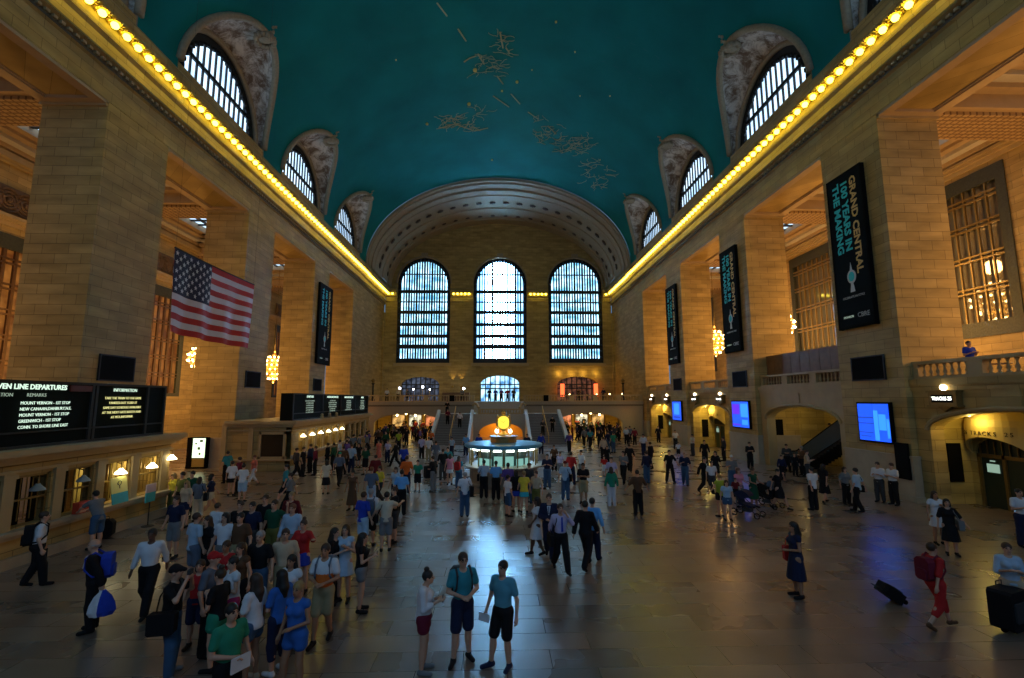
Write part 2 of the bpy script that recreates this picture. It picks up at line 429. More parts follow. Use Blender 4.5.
# ---- painted constellations on the vault
def on_vault(u, v, off=.03):
    d = Fv+Rv*((u-512)/F_)-Uv*((v-339)/F_)
    A=(d.x/VA)**2+(d.z/VB)**2; B=2*(CAMX*d.x/VA**2+(CAMH-VZ)*d.z/VB**2); C_=(CAMX/VA)**2+((CAMH-VZ)/VB)**2-1
    t=(-B+math.sqrt(B*B-4*A*C_))/2/A*(1-off/20)
    return (CAMX+t*d.x, t*d.y, CAMH+t*d.z)
PAINT = plain('gold_vault_paint', (.42, .42, .25), .6, noise=.3); STAR = plain('star_gold', (.8, .62, .2), .4)
def figure(name, label, strokes, seed, squig):
    random.seed(seed); mb = MB()
    for st in strokes:
        mb.tube([on_vault(*p) for p in st], .07, 4)
    for (cu, cv, ru, rv, n) in squig:
        for k in range(n):
            a = random.random()*2*PI; u = cu+ru*random.uniform(-1, 1); v = cv+rv*random.uniform(-1, 1); pts = []
            for i in range(6):
                pts.append(on_vault(u, v)); a += random.uniform(-.9, .9); u += 2.6*math.cos(a); v += 1.3*math.sin(a)
            mb.tube(pts, .028, 4)
    tag(mb.build(name, PAINT), label, 'ceiling painting', kind='stuff')
figure('constellation_painting', 'faint gold constellation figure with long limbs, topmost painting high on the teal ceiling',
       [[(437,3),(447,16)],[(458,29),(466,41)],[(478,54),(484,64)],[(497,76),(503,84)],[(500,32),(503,48)],[(506,48),(509,52)],[(476,56),(470,58),(464,62)]], 1, [(488,66,14,10,26),(503,45,6,10,14)])
figure('constellation_painting', 'faint gold crab-like figure painted low left of the ceiling centre', [[(440,128),(455,124),(472,130)],[(474,131),(488,128)]], 2, [(460,123,18,8,40),(478,112,10,5,8)])
figure('constellation_painting', 'faint gold figures painted lowest on the ceiling, just right above the end arch', [[(493,96),(509,107)],[(511,94),(520,104)],[(528,112),(538,119)],[(548,126),(556,134)]], 3, [(545,130,14,10,22),(574,146,17,9,46),(598,176,12,14,30)])
sr = MB()
random.seed(5)
for (u, v, r) in [(475,70,.22),(469,104,.2),(427,124,.16),(517,82,.16),(502,91,.12),(492,160,.14),(556,22,.1),(532,70,.08),(575,52,.08),(610,96,.08),(396,60,.08),(600,160,.08),(580,96,.07)]:
    p = on_vault(u, v, .05); sr.ball(p, r, 6)
tag(sr.build('painted_stars', STAR), 'scattered small gold stars across the teal ceiling', 'painted stars', kind='stuff')

# ---- entablature and cornice on both long walls
prof = [(0,ZT),(0,19.68),(.14,19.74),(.14,19.86),(.04,19.9),(.04,20.06),(.3,20.14),(.3,20.26),(.10,20.36),(.10,21.0),(.28,21.12),(.34,21.3),(.34,21.66),(.95,21.66),(.95,21.78),(1.02,21.84),(1.02,22.1),(.86,22.3),(.55,22.42),(.4,22.42),(.4,23.2),(-.6,23.2),(-.6,22.9),(-3.0,22.9),(-3.0,ZT)]
for sg, nm in ((-1, 'wall_left'), (1, 'wall_right')):
    mb = MB()
    y0, y1 = -8., 62.9
    pts = [(sg*(W-d), y0, z) for d, z in prof]; mb.prism(pts, (0, y1-y0, 0))
    pts = [(sg*(W+.12-d), y1, z) for d, z in prof]; mb.prism(pts, (0, DEND-y1, 0))
    # solid wall at the far end
    mb.box(sg*(W+.12), sg*(W+3), 62.9, DEND, 0, ZT); mb.box(sg*(W-.1), sg*(W+.4), 74.6, DEND, 0, ZT)
    mb.box(sg*(W+.02), sg*(W+.3), 62.88, 64.4, 0, ZT)
    # upper wall closing off the light above the cornice
    mb.box(sg*(W+.55), sg*(W+.75), -8, 62.3, 22.3, 22.45)
    struct(nm, mb, STONE)
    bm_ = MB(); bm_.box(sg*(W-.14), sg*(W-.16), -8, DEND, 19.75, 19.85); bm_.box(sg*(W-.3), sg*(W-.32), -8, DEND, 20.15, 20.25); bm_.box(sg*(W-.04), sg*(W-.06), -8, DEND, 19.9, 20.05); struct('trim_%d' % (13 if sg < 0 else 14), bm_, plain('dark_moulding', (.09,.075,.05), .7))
    # dentil course
    dm = MB(); y = 8.
    while y < 75: dm.box(sg*(W-.04), sg*(W-.2), y, y+.17, 19.93, 20.06); y += .34
    tag(dm.build('dentil_course', SMOOTH), 'row of small dentils under the lamp-lit cornice on the %s side' % ('left' if sg < 0 else 'right'), 'dentils', kind='stuff')
# rear end of the hall
mb = wall_holes(MB(), 'y', -8, -9, -32, 32, 0, 36, [(x, 4.3, 10.35, 23.3, 4.3) for x in (-12.2, .2, 12.5)]); struct('wall_near', mb, STONE)
NG = glass_emit('near_window_glass', (.34, .64, 1.), (.2, .42, .8), 2.3, seed=4)
for i, x in enumerate((-12.2, .2, 12.5)):
    r = sroot('window_%d' % (81+i), (x, -8, 10.35))
    MB().add([(x+4.3*math.cos(PI*k/16), -8.6, 23.3+4.3*math.sin(PI*k/16)) for k in range(17)]+[(x-4.3, -8.6, 10.35), (x+4.3, -8.6, 10.35)], [tuple(range(19))]).build('glass_pane', NG, r)
    f = MB()
    for k in range(1, 9): f.box(x-4.3+.955*k-.1, x-4.3+.955*k+.1, -8.4, -8.3, 10.35, 23.3+4.3*math.sqrt(max(0, 1-((-4.3+.955*k)/4.3)**2)))
    for z in (13., 16.6, 20., 23.): f.box(x-4.3, x+4.3, -8.42, -8.28, z-.2, z+.2)
    f.build('window_frame', DARKM, r)

# ---- piers
def pier(k, sg):
    y0 = PY+BAY*k; y1 = y0+PW
    side = 'left' if sg < 0 else 'right'
    which = {-1:'nearest, out of view', 0:'nearest', 1:'second', 2:'third', 3:'farthest'}[k]
    r = root('stone_pier', (sg*(W+1.5), (y0+y1)/2, 0), '%s of the tall buff stone piers along the %s side of the hall' % (which, side), 'pier', 'tall stone piers')
    x0, x1 = sg*W, sg*(W+3.0)
    MB().box(x0, x1, y0, y1, 0, ZT-.02).build('shaft', STONE, r)
    m = MB().box(sg*(W-.07), x1, y0-.07, y1+.07, 0, 1.9); m.box(sg*(W-.11), x1, y0-.11, y1+.11, 1.9, 2.0); m.box(sg*(W-.12), x1, y0-.12, y1+.12, 0, .25)
    m.build('plinth', DADO, r)
    m = MB(); m.box(sg*(W+.02), sg*(W+3.05), y0-.12, y1+.12, 18.1, 18.34)
    m.build('capital_moulding', SMOOTH, r)
    # black vent panel on the hall face
    v = MB(); yc = y0+2.0
    v.box(sg*(W-.01), sg*(W-.09), yc-1.0, yc+1.0, 5.5, 6.6); o = v.build('back_box', BLACK, None, off=(sg*(W-.05), yc, 5.5))
    o.name = 'vent_panel'; tag(o, 'square black panel on the face of the %s %s pier' % (which, side), 'vent panel', 'black panels on the piers')
    f = MB(); f.box(sg*(W-.02), sg*(W-.1), yc-1.06, yc-1.0, 5.44, 6.66); f.box(sg*(W-.02), sg*(W-.1), yc+1.0, yc+1.06, 5.44, 6.66)
    f.box(sg*(W-.02), sg*(W-.1), yc-1.0, yc+1.0, 5.44, 5.5); f.box(sg*(W-.02), sg*(W-.1), yc-1.0, yc+1.0, 6.6, 6.66); f.build('frame', DARKM, o)
for k in range(0, 4):
    for sg in (-1, 1):
        if k == 3: 
            y0 = PY+BAY*3
            r = root('stone_pier', (sg*(W+1.5), y0+2, 0), 'farthest of the tall buff stone piers along the %s side of the hall' % ('left' if sg < 0 else 'right'), 'pier', 'tall stone piers')
            MB().box(sg*W, sg*(W+3), y0, 62.9, 0, ZT-.02).build('shaft', STONE, r)
            m = MB().box(sg*(W-.07), sg*(W+3), y0-.07, 62.88, 0, 1.9); m.build('plinth', DADO, r)
            m = MB(); m.box(sg*(W+.02), sg*(W+3.05), y0-.12, y0+.02, 18.1, 18.34); m.build('capital_moulding', SMOOTH, r)
        else: pier(k, sg)
# soffits of the openings: recessed panel frames
for sg in (-1, 1):
    for c in BC:
        a, b = c-4.285, c+4.285
        m = MB()
        for (xa, xb, ya, yb) in [(W+.02, W+.5, a, b), (W+2.5, W+3., a, b), (W+.5, W+2.5, a, a+.5), (W+.5, W+2.5, b-.5, b)]:
            m.box(sg*xa, sg*xb, ya, yb, ZT-.14, ZT)
        for (xa, xb, ya, yb) in [(W+.5, W+.58, a+.5, b-.5), (W+2.42, W+2.5, a+.5, b-.5)]: m.box(sg*xa, sg*xb, ya, yb, ZT-.07, ZT)
        m.build('trim_soffit', GREYCEIL)['kind'] = 'structure'

# ---- side aisles: outer walls, coffered ceilings, windows, chandeliers
XO = {-1: 30.0, 1: 29.5}
AMB = (1., .50, .16)
tn = 20; SKYL = glow('skylight_daylight', (.55, .78, 1.), 1.3)
LG = glow('amber_lit_glass', (1., .36, .06), .24, col2=(.35, .08, .01), nscale=1.1)
def right_glass():
    m, nt, b = nodes_of('brown_window_glass')
    b.inputs['Base Color'].default_value = (.14, .14, .12, 1); b.inputs['IOR'].default_value = 1.9; b.inputs['Roughness'].default_value = .05; b.inputs['Specular IOR Level'].default_value = 1.
    g = N(nt, 'ShaderNodeNewGeometry'); nz = N(nt, 'ShaderNodeTexNoise', Scale=.6); nt.links.new(g.outputs['Position'], nz.inputs['Vector'])
    bp = N(nt, 'ShaderNodeBump', Strength=.03, Distance=.1); nt.links.new(nz.outputs['Fac'], bp.inputs['Height']); nt.links.new(bp.outputs['Normal'], b.inputs['Normal'])
    return m
RG = right_glass()
for sg in (-1, 1):
    xo = XO[sg]
    hw = 3.45 if sg < 0 else 4.0; zb, zt2 = (4.9, 14.6) if sg < 0 else (8.3, 18.5)
    cs = BC[1:]+[67.2]
    m = wall_holes(MB(), 'x', sg*xo, sg*(xo+.6), -8, 78, 0, 21.5, [(c, hw, zb, zt2, 0) for c in cs])
    o = struct('wall_%s_outer' % ('left' if sg < 0 else 'right'), m, STONE)
    mm = MB()
    zc = (15.1 if sg < 0 else 18.8)
    for d, z0_, z1_ in ((.12, zc, zc+.25), (.3, zc+.25, zc+.42), (.45, zc+.42, zc+.6)): mm.box(sg*xo, sg*(xo-d), 8, 78, z0_, z1_)
    mm.box(sg*xo, sg*(xo-.25), 8, 78, 18.85, 19.0) if sg < 0 else None; mm.box(sg*xo, sg*(xo-.5), 8, 78, 19.0, 19.4) if sg < 0 else None
    struct('trim_%d' % tn, mm, SMOOTH); tn += 1
    # ceiling with stepped coffers round a skylight in each bay
    mc = MB(); mf = MB(); mp = MB()
    X0, X1 = W+3., xo
    for i, c in enumerate(BC+[67.2]):
        a, b = c-6.3, c+6.3
        # beam at the pier line (near end of the bay)
        yb0, yb1 = a+3.4-.05-BAY*0, a+3.4
        by0 = c+6.3-1.95-.1; by1 = by0+2.9
        mf.box(sg*X0, sg*X1, by0+.35, by1-.35, 18.62, 19.2); mc.box(sg*X0, sg*X1, by0, by1, 18.8, 20.9)
        ya, yc_ = by1-BAY, by0
        steps = [(0, 19.7, mc), (.55, 19.95, mp), (1.1, 20.2, mc), (1.6, 20.4, mc)]
        for j, (d, z, tgt) in enumerate(steps):
            d2 = steps[j+1][0] if j+1 < len(steps) else 2.1
            xa, xb, yy0, yy1 = X0+d, X1-d, ya+d, yc_-d
            for (p0, p1, q0, q1) in [(xa, xa+(d2-d), yy0, yy1), (xb-(d2-d), xb, yy0, yy1), (xa, xb, yy0, yy0+(d2-d)), (xa, xb, yy1-(d2-d), yy1)]:
                tgt.box(sg*p0, sg*p1, q0, q1, z-.18, z+.3)
        d = 2.1
        sk = MB(); sk.box(sg*(X0+d), sg*(X1-d), ya+d, yc_-d, 20.75, 20.8)
        if c > 10:
            r = sroot('window_%d' % wn, (0,0,0)); wn += 1; sk.build('skylight_glass', SKYL, r)
            bars = MB(); nx = 5; ny = 5
            for k in range(1, nx): x = X0+d+(X1-X0-2*d)*k/nx; bars.box(sg*(x-.12), sg*(x+.12), ya+d, yc_-d, 20.6, 20.72)
            for k in range(1, ny): y = ya+d+(yc_-ya-2*d)*k/ny; bars.box(sg*(X0+d), sg*(X1-d), y-.12, y+.12, 20.6, 20.72)
            bars.build('window_frame', DARKM, r)
    mc.box(sg*(X0), sg*(X1), -8, 78, 21.0, 21.2)
    struct('ceiling_aisle_%s' % ('left' if sg < 0 else 'right'), mc, GREYCEIL)
    struct('trim_%d' % tn, mf, FRET); tn += 1; struct('trim_%d' % tn, mp, PALECEIL); tn += 1
    for c in cs:
        r = sroot('window_%d' % wn, (sg*xo, c, zb)); wn += 1
        g = MB().box(sg*(xo+.3), sg*(xo+.34), c-hw, c+hw, zb, zt2); g.build('glass_pane', LG if sg < 0 else RG, r)
        f = MB()
        fw = .55
        bt = .9 if sg > 0 else .3
        for (a, b, z0_, z1_) in [(c-hw, c-hw+fw, zb+bt, zt2-.9), (c+hw-fw, c+hw, zb+bt, zt2-.9), (c-hw, c+hw, zt2-.9, zt2), (c-hw, c+hw, zb, zb+bt)]:
            f.box(sg*(xo+.1), sg*(xo-.08), a, b, z0_, z1_)
        f.build('window_frame', plain('green_bronze_frame', (.035, .04, .025), .6, .1, noise=.7, nscale=9, bump=.7), r)
        g = MB(); nv = 10 if sg > 0 else 8
        for k in range(1, nv):
            y = c-hw+fw+(2*hw-2*fw)*k/nv; t_ = .045 if sg > 0 else .11; g.box(sg*(xo+.1), sg*(xo-.02), y-t_, y+t_, zb, zt2)
        rows = [zb+2.9, zb+4.9, zb+6.9, zb+8.6] if sg > 0 else [zb+1.9+1.55*i for i in range(5)]
        for z in rows:
            for dz in (-.14, .14): g.box(sg*(xo+.12), sg*(xo-.06), c-hw+fw, c+hw-fw, z+dz-.05, z+dz+.05)
        g.build('window_grille', BRONZE if sg > 0 else plain('dark_bronze', (.10, .05, .02), .5, .4), r)
        if sg < 0:
            # carved scroll frieze panel above each left-hand window
            s = MB(); random.seed(int(c))
            s.box(-xo, -xo+.1, c-hw-.2, c+hw+.2, 15.75, 17.5)
            for j in range(-3, 4):
                cy = c+j*1.05
                for rr in (.72, .5, .28):
                    pts = [(-xo+.16, cy+rr*math.cos(2*PI*i/16), 16.62+rr*math.sin(2*PI*i/16)) for i in range(16)]
                    s.tube(pts, .07, 5, closed=True)
                s.ball((-xo+.2, cy, 16.62), .18, 6)
            o = s.build('scroll_frieze', plain('dark_carving', (.15,.09,.045), .6, noise=.4), None, off=(-xo, c, 15.75))
            if c < 45: tag(o, {16.8:'carved scrollwork panel outside the view on the left', 29.4:'dark carved scrollwork panel at the far left edge, beyond the nearest pier', 42.:'dark carved scrollwork panel just left of the flag'}[round(c,1)], 'carved panel')
            else: tag(o, 'carved scrollwork panel mostly hidden behind the far left piers, bay %s' % ('nearer' if c < 60 else 'farther'), 'carved panel')
# right-hand aisle floor at balcony level
m = MB(); m.box(W+.6, 30, -8, 62.9, 5.0, 5.25); struct('floor_balcony_right', m, DADO)

# chandeliers: globes of bare bulbs
BULB = glow('warm_bulb', (1., .62, .22), 22.)
def chandelier(x, y, z, label):
    r = root('chandelier', (x, y, z), label, 'chandelier', 'globe chandeliers in the side aisles')
    R = 1.35
    m = MB(); m.ball((x,y,z), .95, 14, 1, 1, 1.05)
    for zz, rr in ((-1.0,.75),(-.5,1.2),(0,1.35),(.5,1.2),(1.0,.75)):
        m.tube([(x+rr*math.cos(2*PI*i/20), y+rr*math.sin(2*PI*i/20), z+zz) for i in range(20)], .05, 5, closed=True)
    m.lathe((x,y,z), [(.05,1.3),(.3,1.4),(.12,1.7),(.05,1.9)], 10); m.lathe((x,y,z), [(.02,-1.75),(.14,-1.6),(.3,-1.3)], 10)
    m.build('cage', GOLD, r, True)
    MB().tube([(x,y,z+1.8),(x,y,20.7)], .03, 5).build('chain', BRONZE, r)
    b = MB()
    for zz, rr, n in ((-1.25,.55,8),(-.75,1.05,12),(-.25,1.35,16),(.25,1.35,16),(.75,1.05,12),(1.2,.6,8)):
        for i in range(n):
            a = 2*PI*i/n+zz; b.ball((x+rr*math.cos(a), y+rr*math.sin(a), z+zz), .085, 6)
    o = b.build('bulbs', BULB, r, True); o['kind'] = 'stuff'
    K_ = 1.0 if x > 0 else .72
    lamp('POINT', (x, y, z+2.4), 280*K_, (1., .50, .14), .5); lamp('POINT', (x, y, z-2.3), 750*K_, (1., .52, .16), .5)
for c, lab in ((16.8, None), (29.4, 'hidden behind the nearest %s pier'), (42., 'half hidden behind the second %s pier'), (54.6, 'hanging in the gap before the third %s pier')):
    for sg in (-1, 1):
        side = 'left' if sg < 0 else 'right'
        x, z = (-25.6, 8.2) if sg < 0 else (25.4, 11.2)
        if lab is None:
            lamp('POINT', (x, c, z+2.4), 260 if x > 0 else 110, (1., .50, .14), .5); lamp('POINT', (x, c, z-2.3), 1000 if x > 0 else 260, (1., .52, .16), .5); continue
        chandelier(x, 31.0 if (sg > 0 and c < 30) else c, z, 'glittering bulb-covered globe chandelier '+lab % side)

# ---- end wall with three tall arched windows and three lower openings
WX = [(-12.12, 4.25), (.19, 4.3), (12.45, 4.4)]
def arch_top(u):
    a, b = 18.25, 11.2
    return 22.8+b*math.sqrt(max(0, 1-(u/a)**2))
holes = [(x, h, 10.35, 23.3, 4.3) for x, h in WX]+[(-12.4, 3.0, 4.3, 6.9, 1.25), (.2, 3.1, 4.3, 7.0, 1.35), (12.5, 3.2, 4.3, 6.9, 1.25)]
m = wall_holes(MB(), 'y', DEND, DEND+1.2, -18.25, 18.25, 0, lambda u: max(23.0, arch_top(u)+.2), holes, 1.)
struct('wall_end', m, STONE)
EG = [glass_emit('end_window_glass_left', (.42, .76, 1.), (.08, .27, .46), 3.4, seed=1), glass_emit('end_window_glass_centre', (.30, .64, 1.), (.14, .46, .92), 80., seed=9, gap=(.8, 3.1, 3.2)),
      glass_emit('end_window_glass_right', (.42, .76, 1.), (.08, .28, .47), 3.3, seed=5)]
for i, (x, h) in enumerate(WX):
    r = sroot('window_%d' % (i+1), (x, DEND, 10.35)); K = 20
    pts = [(x+(h-.1)*math.cos(PI*k/K), DEND+1.0, 23.3+4.2*math.sin(PI*k/K)) for k in range(K+1)]
    MB().add(pts+[(x-h+.1, DEND+1., 10.4), (x+h-.1, DEND+1., 10.4)], [tuple(range(K+3))]).build('glass_pane', EG[i], r)
    f = MB(); yf = DEND+.35
    oo = [(x+h*math.cos(PI*k/K), 23.3+4.3*math.sin(PI*k/K)) for k in range(K+1)]; ii = [(x+(h-.55)*math.cos(PI*k/K), 23.3+3.75*math.sin(PI*k/K)) for k in range(K+1)]
    for k in range(K): f.prism([(oo[k][0],yf,oo[k][1]),(oo[k+1][0],yf,oo[k+1][1]),(ii[k+1][0],yf,ii[k+1][1]),(ii[k][0],yf,ii[k][1])], (0,.2,0))
    for s2 in (-1, 1): f.box(x+s2*h, x+s2*(h-.55), yf, yf+.2, 10.35, 23.3)
    f.box(x-h, x+h, yf-.1, yf+.2, 10.35, 11.1)
    f.build('window_frame', DARKM, r)
    g = MB(); nv = 18
    for k in range(1, nv):
        xx = x-h+.55+(2*h-1.1)*k/nv; top = 23.3+4.2*math.sqrt(max(0, 1-((xx-x)/h)**2)); wd = .12 if k % 3 else .16
        g.box(xx-wd, xx+wd, yf, yf+.15, 11, top)
    for z, t in ((22.0,.26),(18.6,.27),(16.6,.27),(14.7,.27),(13.0,.34),(24.9,.08),(20.3,.10)): g.box(x-h+.3, x+h-.3, yf-.04, yf+.16, z-t, z+t)
    g.build('window_grille', DARKM, r)
    s = MB()
    for k in range(K+1): s.ball((x+(h-.3)*math.cos(PI*k/K), yf-.05, 23.3+4.0*math.sin(PI*k/K)), .2, 6)
    for z in range(11, 24):
        for s2 in (-1, 1): s.ball((x+s2*(h-.28), yf-.05, z+.3), .16, 6)
    s.build('rosette_border', plain('blue_iron', (.03, .05, .09), .4, .5), r)
    # carved keystone and surround
    s = MB(); s.tube([(x+(h+.12)*math.cos(PI*k/K), DEND-.05, 23.3+4.42*math.sin(PI*k/K)) for k in range(K+1)], .14, 6)
    s.box(x-.5, x+.5, DEND-.35, DEND, 27.6, 28.3); s.build('arch_moulding', CARVED, r)
    s = MB(); s.box(x-h-.3, x+h+.3, DEND-.35, DEND+.1, 9.9, 10.34); s.build('window_sill', SMOOTH, r)
# cornice across the end wall between the windows, with lamp row
m = MB()
for a, b in ((-18.2, -16.45), (-7.8, -4.2), (4.6, 7.95), (16.95, 18.2)):
    pts = [(a, DEND-d, z) for d, z in [(0,20.3),(.1,20.32),(.1,21.0),(.28,21.12),(.34,21.3),(.34,21.66),(.75,21.66),(.78,21.84),(.78,22.1),(.6,22.3),(0,22.5)]]
    m.prism(pts, (b-a, 0, 0))
struct('trim_11', m, STONE)
# end arch band: stepped soffit from the vault to the end wall
st = [(62.15,0,0),(62.15,.35,.30),(62.7,.38,.35),(62.75,.55,.5),(63.6,.58,.52),(63.65,.44,.42),(64.3,.46,.44),(64.35,.7,.66),(65.6,.75,.7),(65.7,.85,.8),(69.6,.95,.9),(69.7,1.15,1.05),(70.6,1.18,1.08),(70.7,1.05,.98),(73.6,.95,.95),(73.7,1.2,1.15),(DEND,1.25,1.2)]
mb = MB(); K = 56
for (ya, da, ba), (yb_, db, bb) in zip(st[:-1], st[1:]):
    for i in range(K):
        def p(y, dd, bd, i): t = PI*i/K; return ((VA-dd*.42)*math.cos(t), y, 22.7+(VB+.25-bd*1.25)*math.sin(t))
        mb.quad(p(ya,da,ba,i), p(ya,da,ba,i+1), p(yb_,db,bb,i+1), p(yb_,db,bb,i))
mb.v = [(x, y, z) for x, y, z in mb.v]
struct('trim_12', mb, CARVED)
for (y, n, dd, sz, gl_) in ((67.6, 27, 1.15, .34, 'outer'), (72.2, 27, 1.3, .26, 'inner')):
    first = None
    for i in range(1, n):
        t = PI*i/n; x = (VA-dd*.42)*math.cos(t); z = 22.7+(VB+.25-dd*1.2+.1)*math.sin(t)
        if first is None:
            q = MB(); q.ball((0,0,0), sz, 10, 1, 1, .35)
            for k in range(8): q.ball((sz*1.05*math.cos(PI*k/4), sz*1.05*math.sin(PI*k/4), 0), sz*.36, 6, 1, 1, .5)
            o = q.build('arch_rosette', plain('dark_rosette', (.07, .045, .03), .6, noise=.4), None, True); first = o
        else: o = first.copy(); COL.objects.link(o)
        nrm = Vector((-(x)/VA**2, 0, -(z-22.7)/VB**2)).normalized()
        o.location = (x, y, z); o.rotation_euler = nrm.to_track_quat('Z', 'Y').to_euler()
        tag(o, 'dark carved rosette in the %s ring under the end arch' % gl_, 'rosette', 'rosettes in the %s ring of the end arch' % gl_)

# ---- cornice lamps
CB = glow('cornice_bulb', (1., .82, .07), 8.)
proto = root('cornice_lamp', (0,0,0), 'x', 'lamp')
q = MB()
for k in range(8): q.ball((.26*math.cos(PI*k/4), .26*math.sin(PI*k/4), .0), .1, 6, 1, 1, .6)
q.lathe((0,0,0), [(.3,.06),(.26,0),(.08,-.04)], 10)
q.build('rosette_socket', GOLD, proto, True)
q = MB(); q.ball((0,0,-.13), .17, 8); q.build('bulb', CB, proto, True)
n = 0; yy = 15.2; first = True
ys = []
while yy < 74.4: ys.append(yy); yy += .70
for sg in (-1, 1):
    side = 'left' if sg < 0 else 'right'
    for y in ys:
        lab = 'bare yellow bulb in the long row under the %s side cornice' % side
        if first: proto.location = (sg*17.6, y, 21.6); tag(proto, lab, 'lamp', 'bulbs under the %s cornice' % side); first = False; continue
        dx = 0 if y < 62.9 else .1
        copy_thing(proto, (sg*(17.6+dx), y, 21.6), None, lab, 'bulbs under the %s cornice' % side)
for a, b, lab in ((-18., -16.6, 'left corner'), (-7.6, -4.4, 'left'), (4.8, 7.8, 'right'), (17.1, 18, 'right corner')):
    x = a+.3
    while x < b:
        copy_thing(proto, (x, DEND-.56, 21.6), None, {'left':'yellow bulb in the short row between the left and centre end windows','right':'yellow bulb in the short row between the centre and right end windows',
          'left corner':'yellow bulb in the short row left of all end windows','right corner':'yellow bulb in the short row right of all end windows'}[lab], 'bulbs on the end wall cornice, %s stretch' % lab); x += .62
# ================================================================ ticket office blocks on the left
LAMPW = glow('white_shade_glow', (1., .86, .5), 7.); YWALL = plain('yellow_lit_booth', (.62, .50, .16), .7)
SCREEN_BK = plain('board_black', (.005, .008, .007), .85, spec=.1)
TXW = glow('board_white_text', (.75, 1., .8), .9); TXY = glow('board_amber_text', (.95, .9, .35), .8); TXD = glow('board_dim_text', (.5, .65, .5), .45)
XF = -13.5
def ticket_block(y0, y1, cs, lit, label, hw=.52):
    r = root('ticket_office', (XF-2.2, (y0+y1)/2, 0), label, 'ticket office')
    m = wall_holes(MB(), 'x', XF, XF-.35, y0, y1, 0, 3.0, [(c, hw, 1.05, 2.45, 0) for c in cs])
    m.box(XF-.35, -17.65, y0, y0+.3, 0, 3.0); m.box(XF-.35, -17.65, y1-.3, y1, 0, 3.0); m.box(XF-.3, -17.65, y0, y1, 2.9, 3.0)
    m.build('front_wall', STONE, r)
    m = MB(); m.box(XF+.02, XF+.12, y0, y1, 0, .3); m.box(XF, XF+.3, y0-.0, y1, .92, 1.02); m.box(XF, XF+.18, y0, y1, .80, .92); m.build('counter', DADO, r)
    m = MB()
    for d, a, b in ((.08, 2.55, 2.62), (.12, 2.8, 2.92), (.25, 2.92, 3.02), (.38, 3.02, 3.2)): m.box(XF-4.15, XF+d, y0-d, y1+d, a, b)
    m.build('cornice_ledge', SMOOTH, r)
    cc = sorted(cs); gaps = [(a+b)/2 for a, b in zip(cc[:-1], cc[1:])]+[cc[-1]+(cc[1]-cc[0])/2]
    for g in gaps:
        pil = MB(); pil.box(XF, XF+.07, g-.16, g+.16, 1.02, 2.55); pil.box(XF, XF+.1, g-.2, g+.2, 2.4, 2.52); pil.build('pilaster', SMOOTH, r)
    for i, c in enumerate(cs):
        f = MB()
        for a, b, z0_, z1_ in ((c-hw, c-hw+.07, 1.05, 2.45), (c+hw-.07, c+hw, 1.05, 2.45), (c-hw, c+hw, 2.38, 2.45), (c-hw, c+hw, 1.75, 1.8)): f.box(XF-.06, XF-.14, a, b, z0_, z1_)
        for k in range(1, 5):
            y = c-hw+.07+(2*hw-.14)*k/5; f.box(XF-.1, XF-.12, y-.012, y+.012, 1.2, 2.4)
        wf = f.build('ticket_window', BRONZE, r)
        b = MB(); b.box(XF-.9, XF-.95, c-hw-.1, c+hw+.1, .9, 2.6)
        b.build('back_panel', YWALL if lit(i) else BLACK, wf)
        if lit(i): lamp('POINT', (XF-.45, c, 2.2), 7, (1., .78, .3), .1)
    return r
CS1 = [19.0-1.52*i for i in range(9)]
ticket_block(5.8, 20.15, CS1, lambda i: i < 2, 'long stone ticket office at the left edge under the New Haven departures board')
CS2 = [33.2+1.62*i for i in range(10)]
ticket_block(31.6, 50.0, CS2, lambda i: i < 6, 'far stone ticket office on the left with a row of lit windows', .42)
# window in the near face of the far block
w_ = sroot('window_70', (-14.5, 31.6, .9)); MB().box(-15.35, -13.95, 31.52, 31.58, .95, 2.35).build('glass_pane', plain('dim_glass', (.03,.02,.012), .15), w_)
m = MB()
for a, b, z0_, z1_ in ((-15.5,-15.35,.8,2.5),(-13.95,-13.8,.8,2.5),(-15.5,-13.8,2.35,2.5),(-15.6,-13.7,.75,.95)): m.box(a, b, 31.44, 31.6, z0_, z1_)
m.build('window_frame', SMOOTH, w_)
m = MB(); m.box(-17.9, -13.4, 31.3, 31.6, .7, .8); m.box(-17.9, -17.6, 31.5, 31.6, 0, 3); m.box(-16.2,-15.9,31.5,31.6,0,3); struct('trim_40', m, SMOOTH)
def shade_lamp(x, y, z, on, label, group):
    r = root('shade_lamp', (x, y, z), label, 'lamp', group)
    m = MB(); m.lathe((x,y,z), [(.05,.16),(.07,.12),(.17,.02),(.19,-.03)], 14, cap=False)
    m.lathe((x,y,z), [(.19,-.03),(.0,-.02)], 14, cap=False)
    m.build('lamp_shade', LAMPW if on else plain('unlit_shade', (.3,.34,.32), .4), r, True)
    m = MB(); m.tube([(x,y,z+.15),(x,y,z+.32),(XF-.05,y,z+.36)], .02, 5); m.build('lamp_arm', BRONZE, r)
for i, c in enumerate(CS1[:6]):
    shade_lamp(XF+.12, c, 2.02, i < 2, ['lit white shade lamp over the last window of the near ticket office', 'lit white shade lamp above the yellow counter poster', 'unlit shade lamp over the dark ticket window with the red box', 'unlit shade lamp over the dark window right of the frame edge','unlit shade lamp over a dark ticket window outside the view','unlit shade lamp over the outermost dark ticket window'][i], 'shade lamps over the ticket windows')
shade_lamp(XF+.15, 20.02, 2.2, True, 'lit white lamp at the end corner of the near ticket office', 'shade lamps over the ticket windows')
for i, c in enumerate(CS2):
    if i < 6: shade_lamp(XF+.12, c, 2.1, True, 'lit shade lamp over far ticket window number %s, counting from the near end' % ['one','two','three','four','five','six'][i], 'shade lamps over the ticket windows')
